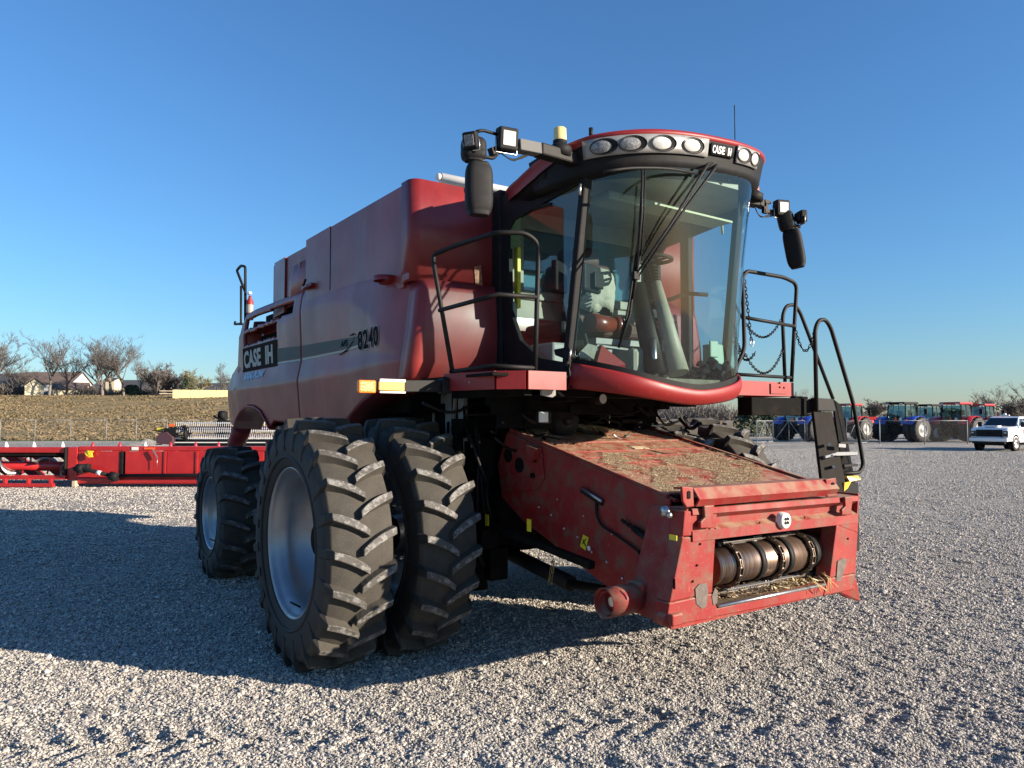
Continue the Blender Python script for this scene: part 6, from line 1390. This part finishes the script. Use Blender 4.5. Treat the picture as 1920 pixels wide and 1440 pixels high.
for px, py, s_ in ((1330, 965, 1), (1592, 945, .8)):
    quad([(px-9*s_, py-16*s_), (px+10*s_, py-18*s_), (px+6*s_, py+12*s_), (px+9*s_, py+24*s_), (px-16*s_, py+26*s_), (px-16*s_, py+14*s_), (px-8*s_, py+6*s_)], .025, 'hook_plate', bev=.005, yoff=-.045)
cap = on(1471, 976, y=YF-.03); part(MB().lathe([(.03, .055), (-.012, .052), (-.016, .048), (-.016, .001)], cap, 'y', 26), 'round_cap', M['white'], ff)
for a in range(4): part(MB().box(cap+Vector((math.cos(R(45+90*a))*.018, -.019, math.sin(R(45+90*a))*.018)), (.020, .004, .018), (0, R(20), 0)), 'cap_mark', M['black'], ff)
for px, py in ((1313, 1020), (1307, 1060), (1299, 1090), (1341, 992), (1330, 992), (1590, 1010), (1595, 980), (1424, 980), (1508, 970)): part(MB().lathe([(-.004, .001), (-.004, .007), (0, .008)], on(px, py, y=YF-.004), 'y', 8), 'bolt_hole', M['dark'], ff)
ws = mat('worn_patch', (.09, .075, .065), .8, nz=(20, (.16, .12, .10), .4, .7))
for pts in ([(1304, 1104), (1312, 1095), (1325, 1093), (1328, 1105), (1325, 1138), (1316, 1141), (1306, 1132)], [(1571, 1052), (1580, 1047), (1587, 1048), (1586, 1062), (1576, 1090), (1568, 1090)]): quad(pts, .003, 'worn_plate', ws, 0, yoff=-.007)
quad([(1341, 1102), (1346, 1108), (1345, 1130), (1338, 1135), (1335, 1118)], .003, 'worn_plate', ws, 0, yoff=-.007)
# returning side cheeks (deep side of the frame)
q = [on(1288, 950, y=YF+.01), on(1250, 1175, y=YF+.01)]
part(MB().slab([q[0], q[1], q[1]+Vector((.02, .36, .03)), q[0]+Vector((-.0, .30, -.02))], (.02, 0, 0)), 'side_cheek', M['redfeed'], ff, bevel=.005)
q2 = [on(1612, 925, y=YF+.01), on(1603, 1106, y=YF+.01)]
part(MB().slab([q2[0], q2[1], q2[1]+Vector((-.02, .30, .03)), q2[0]+Vector((0, .30, 0))], (-.02, 0, 0)), 'side_cheek', M['redfeed'], ff, bevel=.005)
part(MB().slab([q[0]+Vector((.02, .28, 0)), q2[0]+Vector((-.02, .28, 0)), q2[0]+Vector((-.02, .28, -.22)), q[0]+Vector((.02, .28, -.22))], (0, .02, 0)), 'back_plate', M['redfeed'], ff)
part(MB().box(on(1266, 945, y=YF+.22), (.14, .16, .13)), 'lock_box', M['dark'], ff, bevel=.02); part(MB().lathe([(-.03, .001), (-.03, .03), (0, .035)], on(1248, 958, x=-.88), 'x', 12).sphere(on(1255, 966, x=-.9), .02, 8), 'lock_bolt', M['steel'], ff)
part(MB().box(on(1262, 1008, x=-.94), (.004, .06, .03)), 'warning_sticker', M['yellowst'], ff); part(MB().box(on(1264, 1095, x=-.955), (.004, .016, .06)), 'slot', M['dark'], ff)
part(MB().lathe([(-.02, .001), (-.02, .045), (.05, .045), (.06, .001)], on(1250, 1160, y=YF+.03), 'y', 16).box(on(1262, 1160, y=YF), (.09, .08, .07)), 'lower_lock_pin', M['redfeed'], ff, bevel=.01)
part(MB().slab([on(1570, 1108, y=YF+.02), on(1606, 1085, y=YF+.02), on(1614, 1128, y=YF+.06), on(1590, 1122, y=YF+.06)], (0, .03, 0)), 'lower_hook', M['redfeed'], ff, bevel=.005)
# opening: liner, drum, chains, slats, tray
part(MB().slab([on(1330, 1000, y=-2.0), on(1600, 960, y=-2.0), on(1600, 1110, y=-2.0), on(1330, 1140, y=-2.0)], (0, .02, 0)), 'throat_back', M['dark'], ff)
DY = -2.34; d0, d1 = on(1342, 1060, y=DY), on(1556, 1027, y=DY); dr = .125
ax = (d1-d0); Lx = ax.length; xr = ax.normalized()
drm = MB(); segs_ = [0, .12, .20, .35, .385, .50, .56, .66, .69, .80, .835, .93, .955, 1.0]
drm.tube([d0-xr*.1, d1], dr, 40); o = part(drm, 'front_drum', M['roller'], ff)
for t in (.26, .50, .735): part(MB().tube([d0+ax*(t-.019), d0+ax*(t+.019)], dr+.010, 40), 'drum_band', M['blacksat'], ff)
def feedchain(t):
    c = d0+ax*t; mb = MB()
    mb.tube([c-xr*.016, c+xr*.016], dr+.006, 30); o = part(mb, 'sprocket_ring', M['dark'], ff); ln = MB()
    for k in range(18):
        a = 2*math.pi*k/18; a2 = 2*math.pi*(k+.9)/18; rr = dr+.022
        for off in ((-.016, .016) if k % 2 else (-.009, .009)):
            ln.bar(c+xr*off+Vector((0, math.cos(a)*rr, math.sin(a)*rr)), c+xr*off+Vector((0, math.cos(a2)*rr, math.sin(a2)*rr)), .005, .022)
        ln.tube([c-xr*.02+Vector((0, math.cos(a)*rr, math.sin(a)*rr)), c+xr*.02+Vector((0, math.cos(a)*rr, math.sin(a)*rr))], .009, 6)
    part(ln, 'chain_links', M['chainsteel'], ff)
for t in (.055, .40, .665, .955): feedchain(t)
for ta, tb_, dz, dy in ((.02, .33, .150, -.02), (.32, .64, .148, .0), (.58, .80, .175, .06), (.02, .40, -.150, -.05), (.36, .70, -.150, -.03), (.62, .95, -.148, -.03)):
    a, b_ = d0+ax*ta+Vector((0, dy, dz)), d0+ax*tb_+Vector((0, dy, dz)); o = part(MB().bar(a, b_, .045, .006).bar(a+Vector((0, .02, -.02)), b_+Vector((0, .02, -.02)), .006, .04), 'feed_slat', M['zinc'], ff, bevel=.002)
    nt_ = int((b_-a).length/.016); tm_ = MB()
    for k in range(nt_): tm_.box(a+(b_-a)*((k+.5)/nt_)+Vector((0, -.024, -.004)), (.008, .006, .010))
    tm_.build('slat_teeth', M['chainsteel'], ff, kind=None); sb_ = MB()
    for t in (.08, .14, .86, .92): sb_.sphere(a.lerp(b_, t)+Vector((0, 0, .006)), .008, 6)
    sb_.build('slat_bolt', M['steel'], ff)
T1, T2 = on(1346, 1137, y=YF+.005), on(1546, 1096, y=YF+.005)
T3, T4 = on(1342, 1100, y=-2.22), on(1560, 1070, y=-2.22)
part(MB().slab([T1+Vector((0, .03, 0)), T2+Vector((0, .03, 0)), T4+Vector((0, 0, 0)), T3], (0, 0, -.012)), 'throat_floor', mat('worn_throat_floor', (.10, .075, .05), .55, metal=.3, nz=(12, (.22, .16, .09), .4, .7, (2, 8, 2))), ff)
part(MB().tube([T1, T2], .012, 10), 'wear_bar', M['steel'], ff); part(MB().bar(T3.lerp(T1, .45)+Vector((0, 0, .006)), T4.lerp(T2, .45)+Vector((-.1, 0, .006)), .16, .008), 'floor_plate', M['leather'] if False else mat('brown_wear_plate', (.12, .075, .05), .5, metal=.4, nz=(16, (.06, .045, .035), .4, .6)), ff)
# ---------------- crop residue on the machine and hanging straw
def clump_mesh(name, label, spots, mats_, parent=None, cat=None):
    mb = MB(); rs = random.Random(33)
    for (fn, n, sz) in spots:
        for k in range(n):
            r_ = fn(rs)
            if r_ is None: continue
            c, up = r_; q = Vector((rs.uniform(-1, 1), rs.uniform(-1, 1), rs.uniform(-.4, .4))).normalized()*sz*rs.uniform(.5, 1.6); w_ = q.cross(Vector((rs.uniform(-.4, .4), rs.uniform(-.4, .4), 1))).normalized()*sz*rs.uniform(.12, .4)
            c = c+Vector((0, 0, sz*.2*rs.random())); m_ = rs.randint(0, len(mats_)-1)
            mb.add([c-q-w_, c+q-w_, c+q+w_+Vector((0, 0, sz*.3)), c-q+w_+Vector((0, 0, sz*.3))], [(0, 1, 2, 3)], m_)
    o = mb.build(name, mats_); tag(o, label, kind='stuff'); return o
def topz(y): return interp([(-2.40, 1.40), (-1.67, 1.566), (-.6, 1.80)], y)+.006
def ontop(px0, px1, py0, py1, thr, fr=3.0):
    def f(rs):
        px, py = rs.uniform(px0, px1), rs.uniform(py0, py1)
        # meet the sloping top plate
        lo, hi = 3.0, 8.0
        for _ in range(26):
            md_ = (lo+hi)/2; p = on(px, py, d=md_)
            if p.z > topz(max(-2.39, min(-.6, p.y))): lo = md_
            else: hi = md_
        if abs(p.x) > .78 or not -2.42 < p.y < -.58: return None
        if noise.noise(Vector((p.x*fr, p.y*fr*1.3, 2.2)))+.45*noise.noise(Vector((p.x*11, p.y*11, 8))) < thr: return None
        return p+Vector((0, 0, .004)), 0
    return f
def rearheap(rs):
    x = rs.uniform(-.55, .35); y = -.60+abs(rs.gauss(0, .05))*-1+.02; h = .05*math.exp(-((x+.05)/.3)**2)
    return Vector((x, y-.0, topz(min(-.6, y))+rs.random()*h)), 0
cm = [M['chaff'], mat('pale_chaff', (.60, .50, .32), .9), mat('dark_chaff', (.24, .17, .09), .9)]
clump_mesh('chaff', 'pale dry chaff and seed husks lying on the sloping top of the feeder house', [(ontop(1130, 1430, 850, 925, -.14), 80000, .0036), (ontop(960, 1400, 800, 900, .12, 4), 26000, .0034), (ontop(960, 1440, 800, 925, -9), 14000, .003), (rearheap, 6000, .006)], cm)
def throat(rs):
    t = .5+abs(rs.gauss(0, .2)) if rs.random() < .7 else rs.random(); s_ = rs.random()
    if t > 1: return None
    return T3.lerp(T4, t).lerp(T1.lerp(T2, t), .25+.65*s_)+Vector((0, 0, .008+.02*rs.random())), 0
clump_mesh('straw_litter', 'dry straw and husks caught on the throat floor below the feeder drum', [(throat, 1600, .008), (throat, 260, .022)], [M['straw'], cm[1], cm[2]])
hs = MB(); rs = random.Random(2); a = on(1036, 1048, x=-.6)
for k in range(7):
    p = a+Vector((rs.uniform(-.02, .02), rs.uniform(-.02, .02), 0)); hs.tube([p, p+Vector((rs.uniform(-.03, .03), 0, -.07)), p+Vector((rs.uniform(-.05, .03), .01, -.16-rs.random()*.06))], .0022, 4)
o = hs.build('hanging_straw', M['straw']); tag(o, 'small wisp of dry straw dangling beneath the feeder house', 'straw')
hs = MB(); p0 = on(1530, 1080, y=YF-.02)
for k in range(9): p = p0+Vector((rs.uniform(-.15, .1), 0, rs.uniform(-.02, .02))); hs.tube([p, p+Vector((rs.uniform(-.03, .06), -.03, -.03)), p+Vector((rs.uniform(-.06, .14), -.05, -.11))], .0022, 4)
o = hs.build('straw_strands', M['straw']); tag(o, 'thin straw strands hanging over the lower beam of the red mounting frame', 'straw')

0 and print('CHAFF', [(o.name, len(o.data.polygons), tuple(o.data.vertices[0].co)) for o in bpy.data.objects if o.name.startswith('chaff')])
